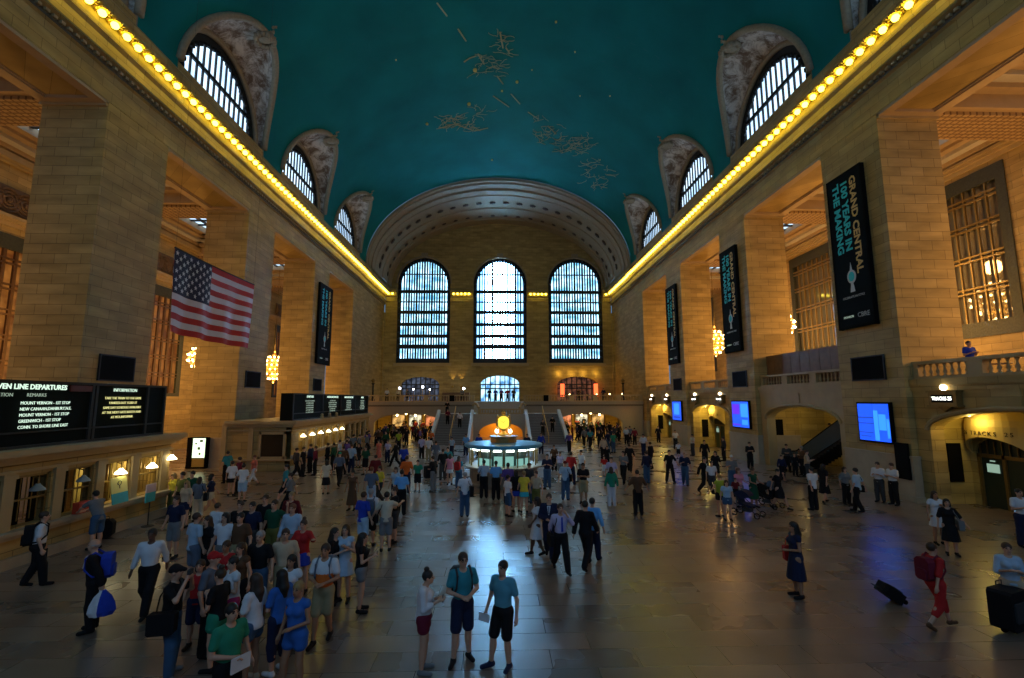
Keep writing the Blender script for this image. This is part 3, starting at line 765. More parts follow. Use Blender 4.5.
# things on the near counter
r = root('counter_poster', (XF+.1, 17.35, 1.02), 'yellow and teal poster board standing on the ticket counter', 'poster')
m = MB(); m.prism([(XF+.26,17.0,1.38),(XF+.26,17.7,1.38),(XF+.16,17.7,1.9),(XF+.16,17.0,1.9)], (-.03,0,0)); m.build('yellow_panel', plain('poster_yellow', (.85,.82,.25), .6), r)
m = MB(); m.prism([(XF+.32,17.0,1.03),(XF+.32,17.7,1.03),(XF+.26,17.7,1.38),(XF+.26,17.0,1.38)], (-.03,0,0)); m.build('teal_panel', plain('poster_teal', (.05,.45,.5), .6), r)
m = MB(); m.tube([(XF+.215,17.35+.08*math.cos(PI*k/6),1.7+.07*math.sin(PI*k/6)) for k in range(-2,9)], .012, 5); m.tube([(XF+.22,17.35,1.64),(XF+.235,17.35,1.52)], .012, 5); m.build('printed_mark', BLACK, r)
r = root('red_box', (XF+.15, 15.95, 1.02), 'small red box on the ledge of the dark ticket window', 'box')
MB().box(XF+.05, XF+.25, 15.75, 16.2, 1.02, 1.36).build('carton', plain('red_card', (.55,.05,.02), .5), r); MB().box(XF+.25, XF+.255, 15.8, 16.15, 1.05, 1.12).build('label_strip', plain('peach', (.8,.45,.3), .5), r)
ex, ey = -12.9, 18.35
r = root('easel_sign', (ex, ey, 0), 'white and teal sign on a metal stand by the ticket office corner', 'sign')
MB().box(ex-.02, ex+.02, ey-.24, ey+.24, 1.2, 1.5).build('white_panel', plain('sign_lilac', (.6,.5,.55), .6), r); MB().box(ex-.02, ex+.02, ey-.24, ey+.24, .86, 1.2).build('teal_panel', MATS['poster_teal'], r)
m = MB(); m.tube([(ex,ey,.9),(ex,ey,.02)], .02, 6); m.build('pole', DARKM, r); MB().lathe((ex,ey,0), [(.2,0),(.2,.02),(.03,.05)], 12).build('base', DARKM, r)
# kiosk with lit panel against the second left pier
kx, ky = -20.3, 33.35
r = root('lit_kiosk', (kx, ky, 0), 'dark upright cabinet with a glowing white directory against the second left pier', 'kiosk')
m = MB().box(kx-.75, kx+.52, ky-.2, ky+.2, 0, 2.05); m.build('cabinet', BLACK, r)
MB().box(kx-.35, kx+.45, ky-.23, ky-.2, .72, 2.0).build('lit_directory', glow('directory_glow', (.75,1.,.6), 1.6), r)
m = MB(); m.box(kx-.35, kx+.45, ky-.22, ky-.2, .12, .68); m.build('lower_panel', plain('brass_panel', (.45,.33,.1), .4, .3), r)
m = MB()
for (a, b, c, d) in ((-.02,.15,1.25,1.42),(-.2,-.08,1.6,1.7),(.1,.3,1.75,1.9),(.08,.2,.9,1.05)): m.box(kx+a, kx+b, ky-.24, ky-.23, c, d)
m.build('printed_blocks', plain('print_green', (.1,.16,.1), .5), r)

# ---- departures boards
def board_case(r, y0, y1, z0, z1, divs):
    m = MB(); m.box(XF-.15, XF-.95, y0, y1, z0, z1); m.build('case', SCREEN_BK, r)
    f = MB()
    for y in [y0, y1]+divs: f.box(XF-.15, XF-.09, y-.05, y+.05, z0, z1)
    f.box(XF-.15, XF-.08, y0, y1, z1-.08, z1); f.box(XF-.15, XF-.08, y0, y1, z0, z0+.08); f.box(XF-.15, XF-.1, y0, y1, z0+.42, z0+.47)
    f.build('frame', plain('board_frame', (.02,.022,.02), .7, .1), r)
RT, UPV = (0,1,0), (0,0,1)
r = root('departures_board', (XF-.5, 12., 3.2), 'long black New Haven Line departures board at left with information panel', 'departures board')
board_case(r, 5.8, 19.7, 3.2, 5.12, [10.8, 16.25, 16.4, 18.75])
XT = XF-.085
text('NEW HAVEN LINE DEPARTURES', 'lettering', TXW, (XT, 15.25, 4.93), RT, UPV, .2, r, 'RIGHT', sx=1.0, bold=.006)
MB().box(XF-.15, XF-.1, 15.4, 16.2, 4.83, 5.02).build('red_strip', plain('dark_red', (.09,.01,.01), .5), r)
text('DESTINATION', 'lettering', TXD, (XT, 13.62, 4.7), RT, UPV, .14, r, 'RIGHT'); text('REMARKS', 'lettering', TXD, (XT, 14.0, 4.7), RT, UPV, .14, r)
for i, s in enumerate(['MOUNT VERNON - 1ST STOP', 'NEW CANAAN,DANBURY,N.E.', 'MOUNT VERNON - 1ST STOP', 'GREENWICH - 1ST STOP', 'CONN. TO SHORE LINE EAST']):
    text(s, 'lettering', TXW, (XT, 13.85, 4.47-.17*i), RT, UPV, .125, r, sx=.95)
for i in range(5): text(['5:34  STAMFORD','5:39  DANBURY','5:42  STAMFORD','5:48  GREENWICH','5:55  NEW HAVEN'][i], 'lettering', TXW, (XT, 11.2, 4.47-.17*i), RT, UPV, .125, r)
text('INFORMATION', 'lettering', TXW, (XT, 17.6, 4.9), RT, UPV, .16, r, 'CENTER')
for i, s in enumerate(['TAKE THE TRAIN TO THE GAME', 'YANKEES-EAST 153RD ST', 'SAME DAY SCHEDULE AVAILABLE', 'AT THE NEXT GATE BOOTH AND', 'AT MTA.INFO/MNR']):
    text(s, 'lettering', TXY, (XT, 17.55, 4.62-.165*i), RT, UPV, .115, r, 'CENTER', sx=1.0)
r = root('departures_board', (XF-.5, 41., 3.2), 'black departures board over the far ticket office on the left', 'departures board')
board_case(r, 31.9, 50.0, 3.2, 5.0, [37.2, 41.4, 45.6])
for (a, b, h) in ((32.0, 37.2, 'DEPARTURES'), (37.2, 41.4, 'HUDSON LINE DEPARTURES'), (41.4, 45.6, 'HARLEM LINE DEPARTURES'), (45.6, 50., 'ARRIVALS')):
    text(h, 'lettering', TXW, (XT, (a+b)/2, 4.78), RT, UPV, .22, r, 'CENTER', sx=.95)
    random.seed(int(a))
    for i in range(6):
        s = random.choice(['5:34 CROTON HARMON', '5:41 WHITE PLAINS', '5:50 POUGHKEEPSIE', '6:02 SOUTHEAST', '6:10 NORTH WHITE PLAINS', '6:15 TARRYTOWN'])
        text(s, 'lettering', TXD, (XT, (a+b)/2, 4.48-.16*i), RT, UPV, .13, r, 'CENTER', sx=1.2)
m = MB()
for i in range(3): m.ball((XF+.3, 36.0+1.6*i, 3.45), .12, 8); m.box(XF+.2, XF+.4, 35.9+1.6*i, 36.1+1.6*i, 3.2, 3.36)
tag(m.build('ledge_ornaments', SMOOTH), 'small pale finials on the ledge in front of the far departures board', 'ornament')

# ================================================================ flag
def flag():
    y0, y1, z0, z1 = 17.15, 22.85, 7.0, 10.1
    r = root('flag', (-12., 20., 10.1), 'large American flag hanging on its side wires left of the hall centre', 'flag')
    R_ = MB(); nx, nz = 40, 13
    def p(i, j, off=0.):
        y = y0+(y1-y0)*i/nx; z = z1-(z1-z0)*j/nz
        return (-12.+.10*math.sin(i*.55+j*.12)*(j/13.)+off, y, z-.06*math.sin(PI*i/nx)*(1 if j else .6))
    for j in range(nz):
        R_.mi = j % 2
        for i in range(nx): R_.quad(p(i,j), p(i+1,j), p(i+1,j+1), p(i,j+1))
    R_.build('striped_field', [plain('flag_red', (.42,.015,.02), .7), plain('flag_white', (.62,.60,.66), .7)], r, True)
    C_ = MB()
    for j in range(7):
        for i in range(16): C_.quad(p(i,j,.012), p(i+1,j,.012), p(i+1,j+1,.012), p(i,j+1,.012))
    cn = C_.build('canton', plain('flag_blue', (.007,.011,.05), .7), r, True)
    S_ = MB()
    for row in range(9):
        n = 6 if row % 2 == 0 else 5
        for k in range(n):
            fi = (.8+2*k*1.3+(0 if row % 2 == 0 else 1.3))*16/14.6; fj = 7*(row+1)/10.
            i0 = int(fi); a = p(i0, int(fj), .024); b = p(i0+1, int(fj)+1, .024)
            y = a[1]+(b[1]-a[1])*(fi-i0); z = a[2]+(b[2]-a[2])*(fj-int(fj)); x = a[0]+(b[0]-a[0])*(fi-i0)
            q = [(x, y+(.1 if t % 2 == 0 else .042)*math.sin(PI*t/5), z+(.1 if t % 2 == 0 else .042)*math.cos(PI*t/5)) for t in range(10)]
            S_.prism(q, (.006,0,0))
    S_.build('stars', MATS['flag_white'], cn)
    m = MB(); m.tube([p(i,0) for i in range(0,nx+1,4)], .03, 6); m.build('top_rod', DARKM, r)
    for y in (y0+.05, y1-.05): MB().tube([(-12.,y,10.1),(-12.,y,31.8)], .004, 4).build('hanging_wire', DARKM, r)
flag()

# ================================================================ banners
GOLDT = plain('banner_gold', (.75,.48,.14), .6); TEALT = plain('banner_teal', (.02,.62,.62), .6); BWH = plain('banner_white', (.6,.62,.6), .6); BANN = plain('banner_black', (.006,.009,.011), .9, spec=.1)
def banner(sg, y0, y1, label):
    z0, z1 = 8.25, 16.3
    x = sg*(W-.22); r = root('banner', (x, (y0+y1)/2, z0), label, 'banner', 'tall black banners on the piers')
    MB().box(x, x+sg*.05, y0, y1, z0, z1).build('cloth_panel', BANN, r)
    m = MB(); m.box(x-sg*.02, x+sg*.2, y0-.08, y0, z0-.1, z1+.1); m.box(x-sg*.02, x+sg*.2, y1, y1+.08, z0-.1, z1+.1); m.box(x-sg*.02, x+sg*.08, y0, y1, z1, z1+.1); m.box(x-sg*.02, x+sg*.08, y0, y1, z0-.1, z0)
    m.build('frame', BLACK, r)
    D = -sg                                   # reading "right" in the wall plane: y direction of increasing image x
    yr = (0, 1, 0) if sg < 0 else (0, -1, 0)
    yc = (y0+y1)/2; wdt = y1-y0
    def at(f, z): return (x-sg*.008, (y0+wdt*f) if sg < 0 else (y1-wdt*f), z)
    dn = (0, 0, -1)
    text('GRAND CENTRAL', 'lettering', GOLDT, at(.76, z1-.3), dn, yr, .56, r, sx=1.12, bold=.018)
    text('100 YEARS IN', 'lettering', TEALT, at(.5, z1-.3), dn, yr, .6, r, sx=1.08, bold=.022)
    text('THE MAKING', 'lettering', TEALT, at(.24, z1-.3), dn, yr, .6, r, sx=1.08, bold=.022)
    # clock emblem
    cz = z0+2.55; a = at(.5, cz)
    m = MB(); n = 20
    ring = [(a[0], a[1]+.30*math.cos(2*PI*i/n), a[2]+.36*math.sin(2*PI*i/n)) for i in range(n)]
    m.prism(ring, (-sg*.01,0,0)); m.prism([(a[0],a[1]-.16,cz-.8),(a[0],a[1]+.16,cz-.8),(a[0],a[1]+.07,cz-.3),(a[0],a[1]-.07,cz-.3)], (-sg*.01,0,0))
    m.prism([(a[0],a[1]-.08,cz+.33),(a[0],a[1]+.08,cz+.33),(a[0],a[1],cz+.75)], (-sg*.01,0,0)); m.build('clock_emblem', BWH, r)
    m = MB(); m.prism([(a[0]-sg*.012, a[1]+.2*math.cos(2*PI*i/n), a[2]+.25*math.sin(2*PI*i/n)) for i in range(n)], (-sg*.006,0,0)); m.build('clock_face', TEALT, r)
    text('CELEBRATE IN STYLE', 'lettering', BWH, at(.5, z0+1.5), yr, (0,0,1), .16, r, 'CENTER')
    text('CBRE', 'lettering', BWH, at(.74, z0+.5), yr, (0,0,1), .34, r, 'CENTER'); text('SPONSOR', 'lettering', TXD, at(.3, z0+.5), yr, (0,0,1), .16, r, 'CENTER')
banner(1, 22.15, 24.45, 'tall black banner with gold and teal lettering on the nearest right pier')
banner(1, 34.9, 37.3, 'tall black banner on the second right pier, right of the globe chandelier')
banner(1, 47.3, 50.0, 'narrow looking black banner on the third right pier')
banner(-1, 47.4, 50.9, 'tall black banner on the left side, above the far departures board')

# ================================================================ blue screens on the right piers
SB = [glow('screen_blue', (.01,.09,1.), 1.1), glow('screen_light', (.03,.26,1.), 1.2), glow('screen_violet', (.12,.02,.9), 1.0), glow('screen_dim', (.01,.05,.45), 1.)]
def screen(y0, y1, z0, z1, label, style):
    x = W-.12; r = root('video_screen', (x, (y0+y1)/2, z0), label, 'screen', 'blue video screens on the right piers')
    MB().box(x+.1, x-.06, y0-.08, y1+.08, z0-.08, z1+.08).build('frame', BLACK, r)
    MB().box(x-.06, x-.075, y0, y1, z0, z1).build('display', SB[0], r)
    wd, h = y1-y0, z1-z0; m = MB(); q = MB()
    def blk(t, a, b, c, d): t.box(x-.076, x-.08, y1-wd*a, y1-wd*b, z0+h*c, z0+h*d)
    if style == 0:
        blk(m,.52,.66,.02,.82); blk(m,.68,.9,.3,.72); blk(m,.92,1,.1,.6); blk(q,.0,.5,.6,.64); blk(q,0,.5,.45,.48); blk(q,0,.48,.2,.23); blk(q,.05,.4,.1,.13); blk(q,.50,.515,0,1)
    elif style == 1:
        blk(m,.55,.98,.4,.92); blk(m,.6,.95,.1,.3); blk(q,.0,.5,.06,.12); blk(q,.02,.48,.5,.9)
    else:
        blk(m,.2,.8,.3,.9); blk(q,.1,.9,.1,.2)
    m.build('bright_panels', SB[1], r); q.build('dark_bands', SB[2] if style == 1 else SB[3], r)
screen(21.9, 23.8, 2.52, 4.3, 'large blue video screen on the nearest right pier', 0)
screen(34.45, 36.85, 2.45, 4.35, 'blue and violet video screen on the second right pier', 1)
screen(47.3, 49.6, 2.45, 4.3, 'smallest blue video screen, on the third right pier', 2)

# ================================================================ right side: arches, balustrades, track entrances
YST = stone('yellow_lit_stone', (.52,.40,.14), (.44,.33,.10), (.25,.18,.06))  # yellow lamplight of the alcoves is tinted into this stone colour
def balustrade(name, x, ya, yb, z0, z1, label, axis='y', group=None, step=.3, ped=3):
    """rail, base, pedestals and balusters between ya..yb along the given axis at the cross position x"""
    def pt(a, c): return (c, a) if axis == 'y' else (a, c)
    o = (x, (ya+yb)/2, z0) if axis == 'y' else ((ya+yb)/2, x, z0)
    r = root(name, o, label, 'balustrade', group)
    def bx(a, b, c0, c1, za, zb):
        m = MB()
        return m.box(c0, c1, a, b, za, zb) if axis == 'y' else m.box(a, b, c0, c1, za, zb)
    bx(ya, yb, x-.2, x+.2, z1-.14, z1).build('top_rail', SMOOTH, r); bx(ya, yb, x-.2, x+.2, z0, z0+.12).build('base_rail', SMOOTH, r)
    peds = [ya+(yb-ya)*i/ped for i in range(ped+1)]
    for p_ in peds:
        a = max(ya, p_-.3); b = min(yb, p_+.3); bx(a, b, x-.17, x+.17, z0+.12, z1-.14).build('pedestal', SMOOTH, r)
    first = None; h = z1-z0-.26
    for a, b in zip(peds[:-1], peds[1:]):
        L = b-a-.6; n = max(1, int(L/step))
        for i in range(n):
            t = a+.3+L*(i+.5)/n
            pos = (x, t, z0+.12) if axis == 'y' else (t, x, z0+.12)
            loc = (pos[0]-o[0], pos[1]-o[1], pos[2]-o[2])
            if first is None:
                m = MB(); m.lathe((0,0,0), [(.07,0),(.07,.05),(.04,.1*h/.6),(.085,.32*h),(.035,.62*h),(.04,.8*h),(.07,.92*h),(.07,h)], 8)
                first = m.build('baluster', SMOOTH, None, True, off=(0,0,0)); first.parent = r; first.location = loc
            else: c = first.copy(); COL.objects.link(c); c.parent = r; c.location = loc
    return r
for i, c in enumerate(BC):
    if c < 10: continue
    a, b = c-4.285, c+4.285
    X = W+.3
    m = wall_holes(MB(), 'x', X, X+.6, a, b, 0, 5.4, [(c, 3.55, 0, 3.2, .85)])
    m.box(X-.12, X, a, b, 5.12, 5.4); m.box(X-.06, X, a, b, 4.9, 5.12); m.box(X-.05, X, c-.25, c+.25, 4.1, 4.9)
    struct('wall_right_arcade_%d' % i, m, SMOOTH if c == 29.4 else STONE)
    mm = MB(); mm.tube([(X-.03, c-3.7*math.cos(PI*k/20), 3.2+.98*math.sin(PI*k/20)) for k in range(21)], .09, 6); struct('trim_%d' % (50+i), mm, SMOOTH)
    nm = {16.8:'at the right edge below the laptop user',29.4:'in front of the brown hoarding',42.:'right of the third right pier',54.6:'at the far end'}[round(c,1)]
    balustrade('balustrade', X+.3, a, b, 5.4, 6.2, 'stone balustrade between the right piers, '+nm, 'y', 'balustrades between the right piers', .3, 3)
    if abs(c-29.4) < .1:
        m = MB(); n = 9
        for k in range(n):
            y = a+(b-a)*k/n; m.box(X+.66, X+.74, y+.02, y+(b-a)/n-.02, 5.42, 7.6)
        m.box(X+.68, X+.8, a+.02, b-.02, 5.42, 7.55)
        tag(m.build('wooden_hoarding', WOODP), 'brown boarded screen behind the balustrade between the first two right piers', 'hoarding')
        # recess behind the arch with a yellow-lit wall and the moving stair
        m = MB(); m.box(X+4.6, X+4.9, a-3, b, 0, 5.0); m.box(X+.6, X+4.9, b, b+.1, 0, 5.0); struct('wall_right_recess', m, YST)
        r = root('escalator', (X+2.6, c, 0), 'dark escalator rising behind the arch between the first two right piers', 'escalator')
        ya_, yb_ = 32.3, 26.0
        for xx in (X+1.5, X+3.0):
            m = MB(); m.prism([(xx, ya_+1.0, 0), (xx, ya_+1.0, .9), (xx, ya_, 1.0), (xx, yb_, 4.3), (xx, yb_, 3.2), (xx, ya_, 0)], (.08,0,0)); m.build('balustrade_panel', plain('blue_glass_panel', (.05,.08,.1), .2), r)
            m = MB(); m.tube([(xx+.04, ya_+1.05, .1),(xx+.04, ya_+1.1, .9),(xx+.04, ya_, 1.05),(xx+.04, yb_, 4.35)], .05, 6); m.build('handrail', BLACK, r)
        m = MB()
        for k in range(20): m.box(X+1.6, X+3.0, ya_-(ya_-yb_)*(k+1)/20, ya_-(ya_-yb_)*k/20, 3.2*k/20-.1, 3.2*(k+1)/20)
        m.build('steps', DARKM, r)
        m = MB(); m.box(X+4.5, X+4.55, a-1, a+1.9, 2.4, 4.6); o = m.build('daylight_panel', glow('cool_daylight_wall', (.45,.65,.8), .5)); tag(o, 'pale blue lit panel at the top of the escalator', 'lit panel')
        m = MB(); m.box(X+2.0, X+2.1, 25.4, 26.4, 3.75, 3.95); 
        o = m.build('strip_light', glow('strip_white', (.8,.95,1.), 4.)); tag(o, 'short bright strip light beside the top of the escalator', 'light'); 
        s = MB(); s.box(X+.75, X+1.5, b-.1, b-.03, .9, 3.1); tag(s.build('dark_sign', BLACK), 'tall dark sign on the yellow-lit wall left of the escalator', 'sign')
        lamp('POINT', (X+2.0, b-1.8, 3.4), 26, (1.,.7,.2), .15); lamp('POINT', (X+3.6, 26.3, 4.2), 18, (.6,.8,1.), .15)
    else:
        XB = X+2.0
        far = c+3.9
        hs = [(c+2.55, 1.1, 0, 2.2, .75), (c-2.55, 1.1, 0, 2.2, .75)]
        m = wall_holes(MB(), 'x', XB, XB+.3, a, b, 0, 5.0, hs); m.box(X+.6, XB+.3, far, far+.4, 0, 5.0); m.box(X+.6, XB+.3, a-.1, a+.35, 0, 5.0)
        m.box(XB+1.4, XB+1.5, a, b, 0, 5.0)
        struct('wall_track_alcove_%d' % i, m, YST)
        m = MB(); m.box(X+.55, XB+.3, a, b, 4.25, 4.4); struct('ceiling_alcove_%d' % i, m, SMOOTH)
        s = MB(); s.box(X+.95, X+1.55, far-.07, far-.01, .95, 2.6); o = s.build('dark_sign', BLACK); tag(o, 'tall dark sign in the yellow-lit track alcove '+{16.8:'nearest, at the right edge',42.:'between the second and third right piers',54.6:'farthest down the right wall'}[round(c,1)], 'sign')
        for j, s2 in enumerate((1, -1)):
            yc = c+s2*2.55
            pos = {16.8:'at the right edge',42.:'left of the second right screen',54.6:'in the last right bay'}[round(c,1)]+(', the farther of its pair' if s2 > 0 else ', the nearer of its pair')
            r = root('track_gate', (XB, yc, 0), 'yellow hooded track gate '+pos, 'track gate', 'track gates along the right wall')
            # hood: quarter dome standing out of the wall
            m = MB(); R1, Rx, Hh = 1.3, .75, 1.0; KU = 16
            for iu in range(KU):
                for iv in range(5):
                    def hp(u, v):
                        t = PI*u/KU; s = PI/2*v/5; k = math.cos(s)
                        return (XB-Rx*math.sin(t)*k, yc-R1*math.cos(t)*k, 3.05-.25*math.sin(t)*0+Hh*math.sin(s)*.85+.35)
                    m.quad(hp(iu,iv), hp(iu+1,iv), hp(iu+1,iv+1), hp(iu,iv+1))
                def hb(u, z):
                    t = PI*u/KU; return (XB-Rx*math.sin(t), yc-R1*math.cos(t), z-(.55*(1-math.sin(t))*0))
                def low(u):
                    t = PI*u/KU; return 2.2+.75*math.sin(t)
                m.quad(hb(iu,low(iu)), hb(iu+1,low(iu+1)), hb(iu+1,3.4), hb(iu,3.4))
                def hi(u, z): t = PI*u/KU; return (XB-(Rx-.1)*math.sin(t), yc-(R1-.1)*math.cos(t), z)
                m.quad(hi(iu,low(iu)), hi(iu+1,low(iu+1)), hi(iu+1,3.3), hi(iu,3.3)); m.quad(hb(iu,low(iu)), hb(iu+1,low(iu+1)), hi(iu+1,low(iu+1)), hi(iu,low(iu)))
            m.build('hood', plain('hood_plaster', (.62,.48,.18), .6), r, False)
            txt = '26 TRACKS 25' if s2 > 0 else '24 TRACKS 23'
            for q_, ch in enumerate(txt):
                if ch == ' ': continue
                t = PI*(.24+.52*q_/(len(txt)-1)); px, py = XB-(Rx+.012)*math.sin(t), yc+R1*math.cos(t)
                tx, ty = -Rx*math.cos(t), -R1*math.sin(t); L = math.hypot(tx, ty)
                text(ch, 'lettering', BLACK, (px, py, 3.1), (tx/L, ty/L, 0), UPV, .24, r, 'CENTER')
            d = MB(); d.box(XB+.1, XB+.16, yc-1.08, yc+1.08, 0, 2.9); dd = d.build('gate_door', plain('dark_green_door', (.02,.035,.025), .4), r)
            f = MB()
            for yy_ in (yc-1.08, yc-.06, yc+.96): f.box(XB+.02, XB+.12, yy_, yy_+.12, 0, 2.2)
            f.box(XB+.02, XB+.12, yc-1.08, yc+1.08, 2.05, 2.2)
            for k in range(7): f.box(XB+.02, XB+.08, yc-.9+k*.3, yc-.87+k*.3, 2.2, 2.75)
            f.build('door_frame', BRONZE, r)
            f = MB(); f.box(XB+.07, XB+.09, yc+.25, yc+.75, 1.45, 1.8); f.box(XB+.07, XB+.09, yc+.4, yc+.6, 1.9, 1.95); f.build('door_notice', glow('notice_glow', (.6,.9,.7), .35), dd)
            l = root('hood_lamp', (X+.9, yc, 4.0), 'bell lamp above the gate '+pos, 'lamp', 'bell lamps over the track gates')
            m = MB(); m.lathe((X+.8, yc, 3.85), [(.02,.3),(.05,.18),(.13,.04),(.16,0)], 10); m.build('lamp_shade', BRONZE, l, True); MB().ball((X+.8,yc,3.86), .07, 6).build('bulb', glow('hood_bulb', (1.,.75,.3), 6.), l)
            lamp('POINT', (X+.9, yc, 3.65), 30 if c < 20 else 90, (1.,.72,.16), .1)
            # lit track sign on the fascia with a globe above
            g = root('track_sign', (X-.15, yc, 4.3), 'lit track number box '+pos, 'sign', 'lit track signs along the right wall')
            m = MB(); m.box(X, X-.28, yc-.62, yc+.62, 4.25, 4.85); m.box(X,X-.32,yc-.68,yc+.68,4.8,4.88); m.box(X,X-.32,yc-.68,yc+.68,4.2,4.27); m.prism([(X-.1,yc-.3,4.2),(X-.1,yc+.3,4.2),(X-.1,yc,4.0)], (-.12,0,0)); m.build('case', BRONZE, g)
            MB().box(X-.28, X-.29, yc-.48, yc+.48, 4.38, 4.7).build('dark_face', BLACK, g)
            text('TRACKS 25' if s2 > 0 else 'TRACKS 23', 'lettering', glow('sign_white', (1.,1.,.9), 4.), (X-.3, yc, 4.54), (0,-1,0), UPV, .2, g, 'CENTER', sx=.9)
            m = MB(); m.ball((X-.16, yc, 5.0), .13, 10); m.build('globe', glow('sign_globe', (1.,.85,.55), 7.), g, True)

s = MB(); s.box(W-.08, W-.18, 21.1, 21.8, .95, 2.55); tag(s.build('dark_sign', BLACK), 'tall dark notice board on the nearest right pier beside the blue screen', 'sign')
# ================================================================ far end: balcony, arches, stairs, shops
YB = 60.
m = wall_holes(MB(), 'y', YB, YB+.6, -18.2, 18.2, 0, 4.3, [(-11.3, 4.2, 0, 1.6, 1.25), (11.3, 4.2, 0, 1.6, 1.25)])
m.box(-18.2, 18.2, YB-.12, YB, 3.9, 4.3); m.box(-18.2, 18.2, YB-.06, YB, 3.6, 3.72)
struct('wall_balcony', m, plain('balcony_marble', (.27,.24,.19), .5, noise=.15)); m = MB(); m.box(-18.2, 18.2, YB-.14, YB-.12, 3.82, 3.92); m.box(-18.2, 18.2, YB-.02, YB-.0, 3.72, 3.8); struct('trim_60', m, MATS['dark_moulding'])  # thin dark strips paint the shadow line under the balcony cornice
m = MB(); m.box(-18.3, 18.3, YB, DEND, 4.0, 4.3); struct('floor_balcony', m, DADO)
for sx_, nm in ((-1, 'left'), (1, 'right')):
    balustrade('balustrade', YB+.15, *((-18.2, -3.1) if sx_ < 0 else (3.1, 18.2)), 4.3, 5.15, 'pale stone balustrade along the far balcony, %s of the stairs' % nm, 'x', 'far balcony balustrades', .34, 5)
# stairs
def flight(sx_):
    nm = 'left' if sx_ < 0 else 'right'
    xa, xb = 3.3, 6.8
    r = root('staircase', (sx_*5, 49, 0), 'marble stair flight rising to the far balcony, %s of the clock' % nm, 'staircase', 'twin stair flights')
    m = MB(); n = 19
    for k in range(n): m.box(sx_*xa, sx_*xb, 49+7*k/n, 56, 2.9*k/n, 2.9*(k+1)/n)
    m.build('steps', plain('grey_marble', (.16,.15,.14), .5), r)
    for xx, q in ((xa, 'inner'), (xb, 'outer')):
        m = MB(); m.prism([(sx_*xx, 48.7, 0), (sx_*xx, 48.7, .6), (sx_*xx, 49, .65), (sx_*xx, 56, 3.4), (sx_*xx, 56, 0)], (sx_*.35*(1 if xx == xb else -1), 0, 0)); m.build('parapet', plain('pale_marble', (.5,.5,.46), .35), r)
    m = MB(); m.tube([(sx_*5.05, 49, .9), (sx_*5.05, 56, 3.8)], .04, 6)
    for k in range(5): m.tube([(sx_*5.05, 49.2+1.6*k, .1+.66*k), (sx_*5.05, 49.2+1.6*k, .95+.66*k)], .03, 5)
    m.build('handrail', GOLD, r)
flight(-1); flight(1)
m = wall_holes(MB(), 'y', 55., 55.6, -3.1, 3.1, 0, 2.9, [(.2, 2.5, 0, .75, 1.15)]); m.box(-7.0, -3.1, 56.2, 60, 0, 2.9); m.box(3.1, 7.0, 56.2, 60, 0, 2.9); m.box(-3.1, 3.1, 55.2, 60, 2.6, 2.9)
m.box(-3.1, 3.1, 59.6, 59.9, 0, 2.6)
for k in range(8): m.box(-3.1, 3.1, 58+.25*k, 60.3, 2.9+1.4*k/8, 2.9+1.4*(k+1)/8)
struct('wall_stair', m, plain('cool_marble', (.40,.38,.33), .5, noise=.15))
m = MB(); m.box(-2.9, 3.0, 59.3, 59.55, 0, 2.6); struct('wall_stair_passage', m, plain('orange_lit_wall', (.8,.42,.08), .6))  # orange light of the passage is put into the wall colour
lamp('AREA', (.2, 57.5, 2.45), 110, (1.,.5,.08), 2.4, name='passage_light')
balustrade('balustrade', 55.2, -2.4, 2.8, 2.9, 3.5, 'short stone balustrade between the stair flights behind the clock', 'x', None, .3, 2)
for sx_ in (-1, 1):
    m = MB(); m.tube([(sx_*3.1, 56.2, 3.9),(sx_*2.9, 56.6, 4.1),(sx_*2.6, 56.0, 4.05),(sx_*2.35, 55.3, 3.6)], .14, 8)
    tag(m.build('curved_rail', SMOOTH), 'curved stone handrail end at the top of the %s stair flight' % ('left' if sx_ < 0 else 'right'), 'handrail')
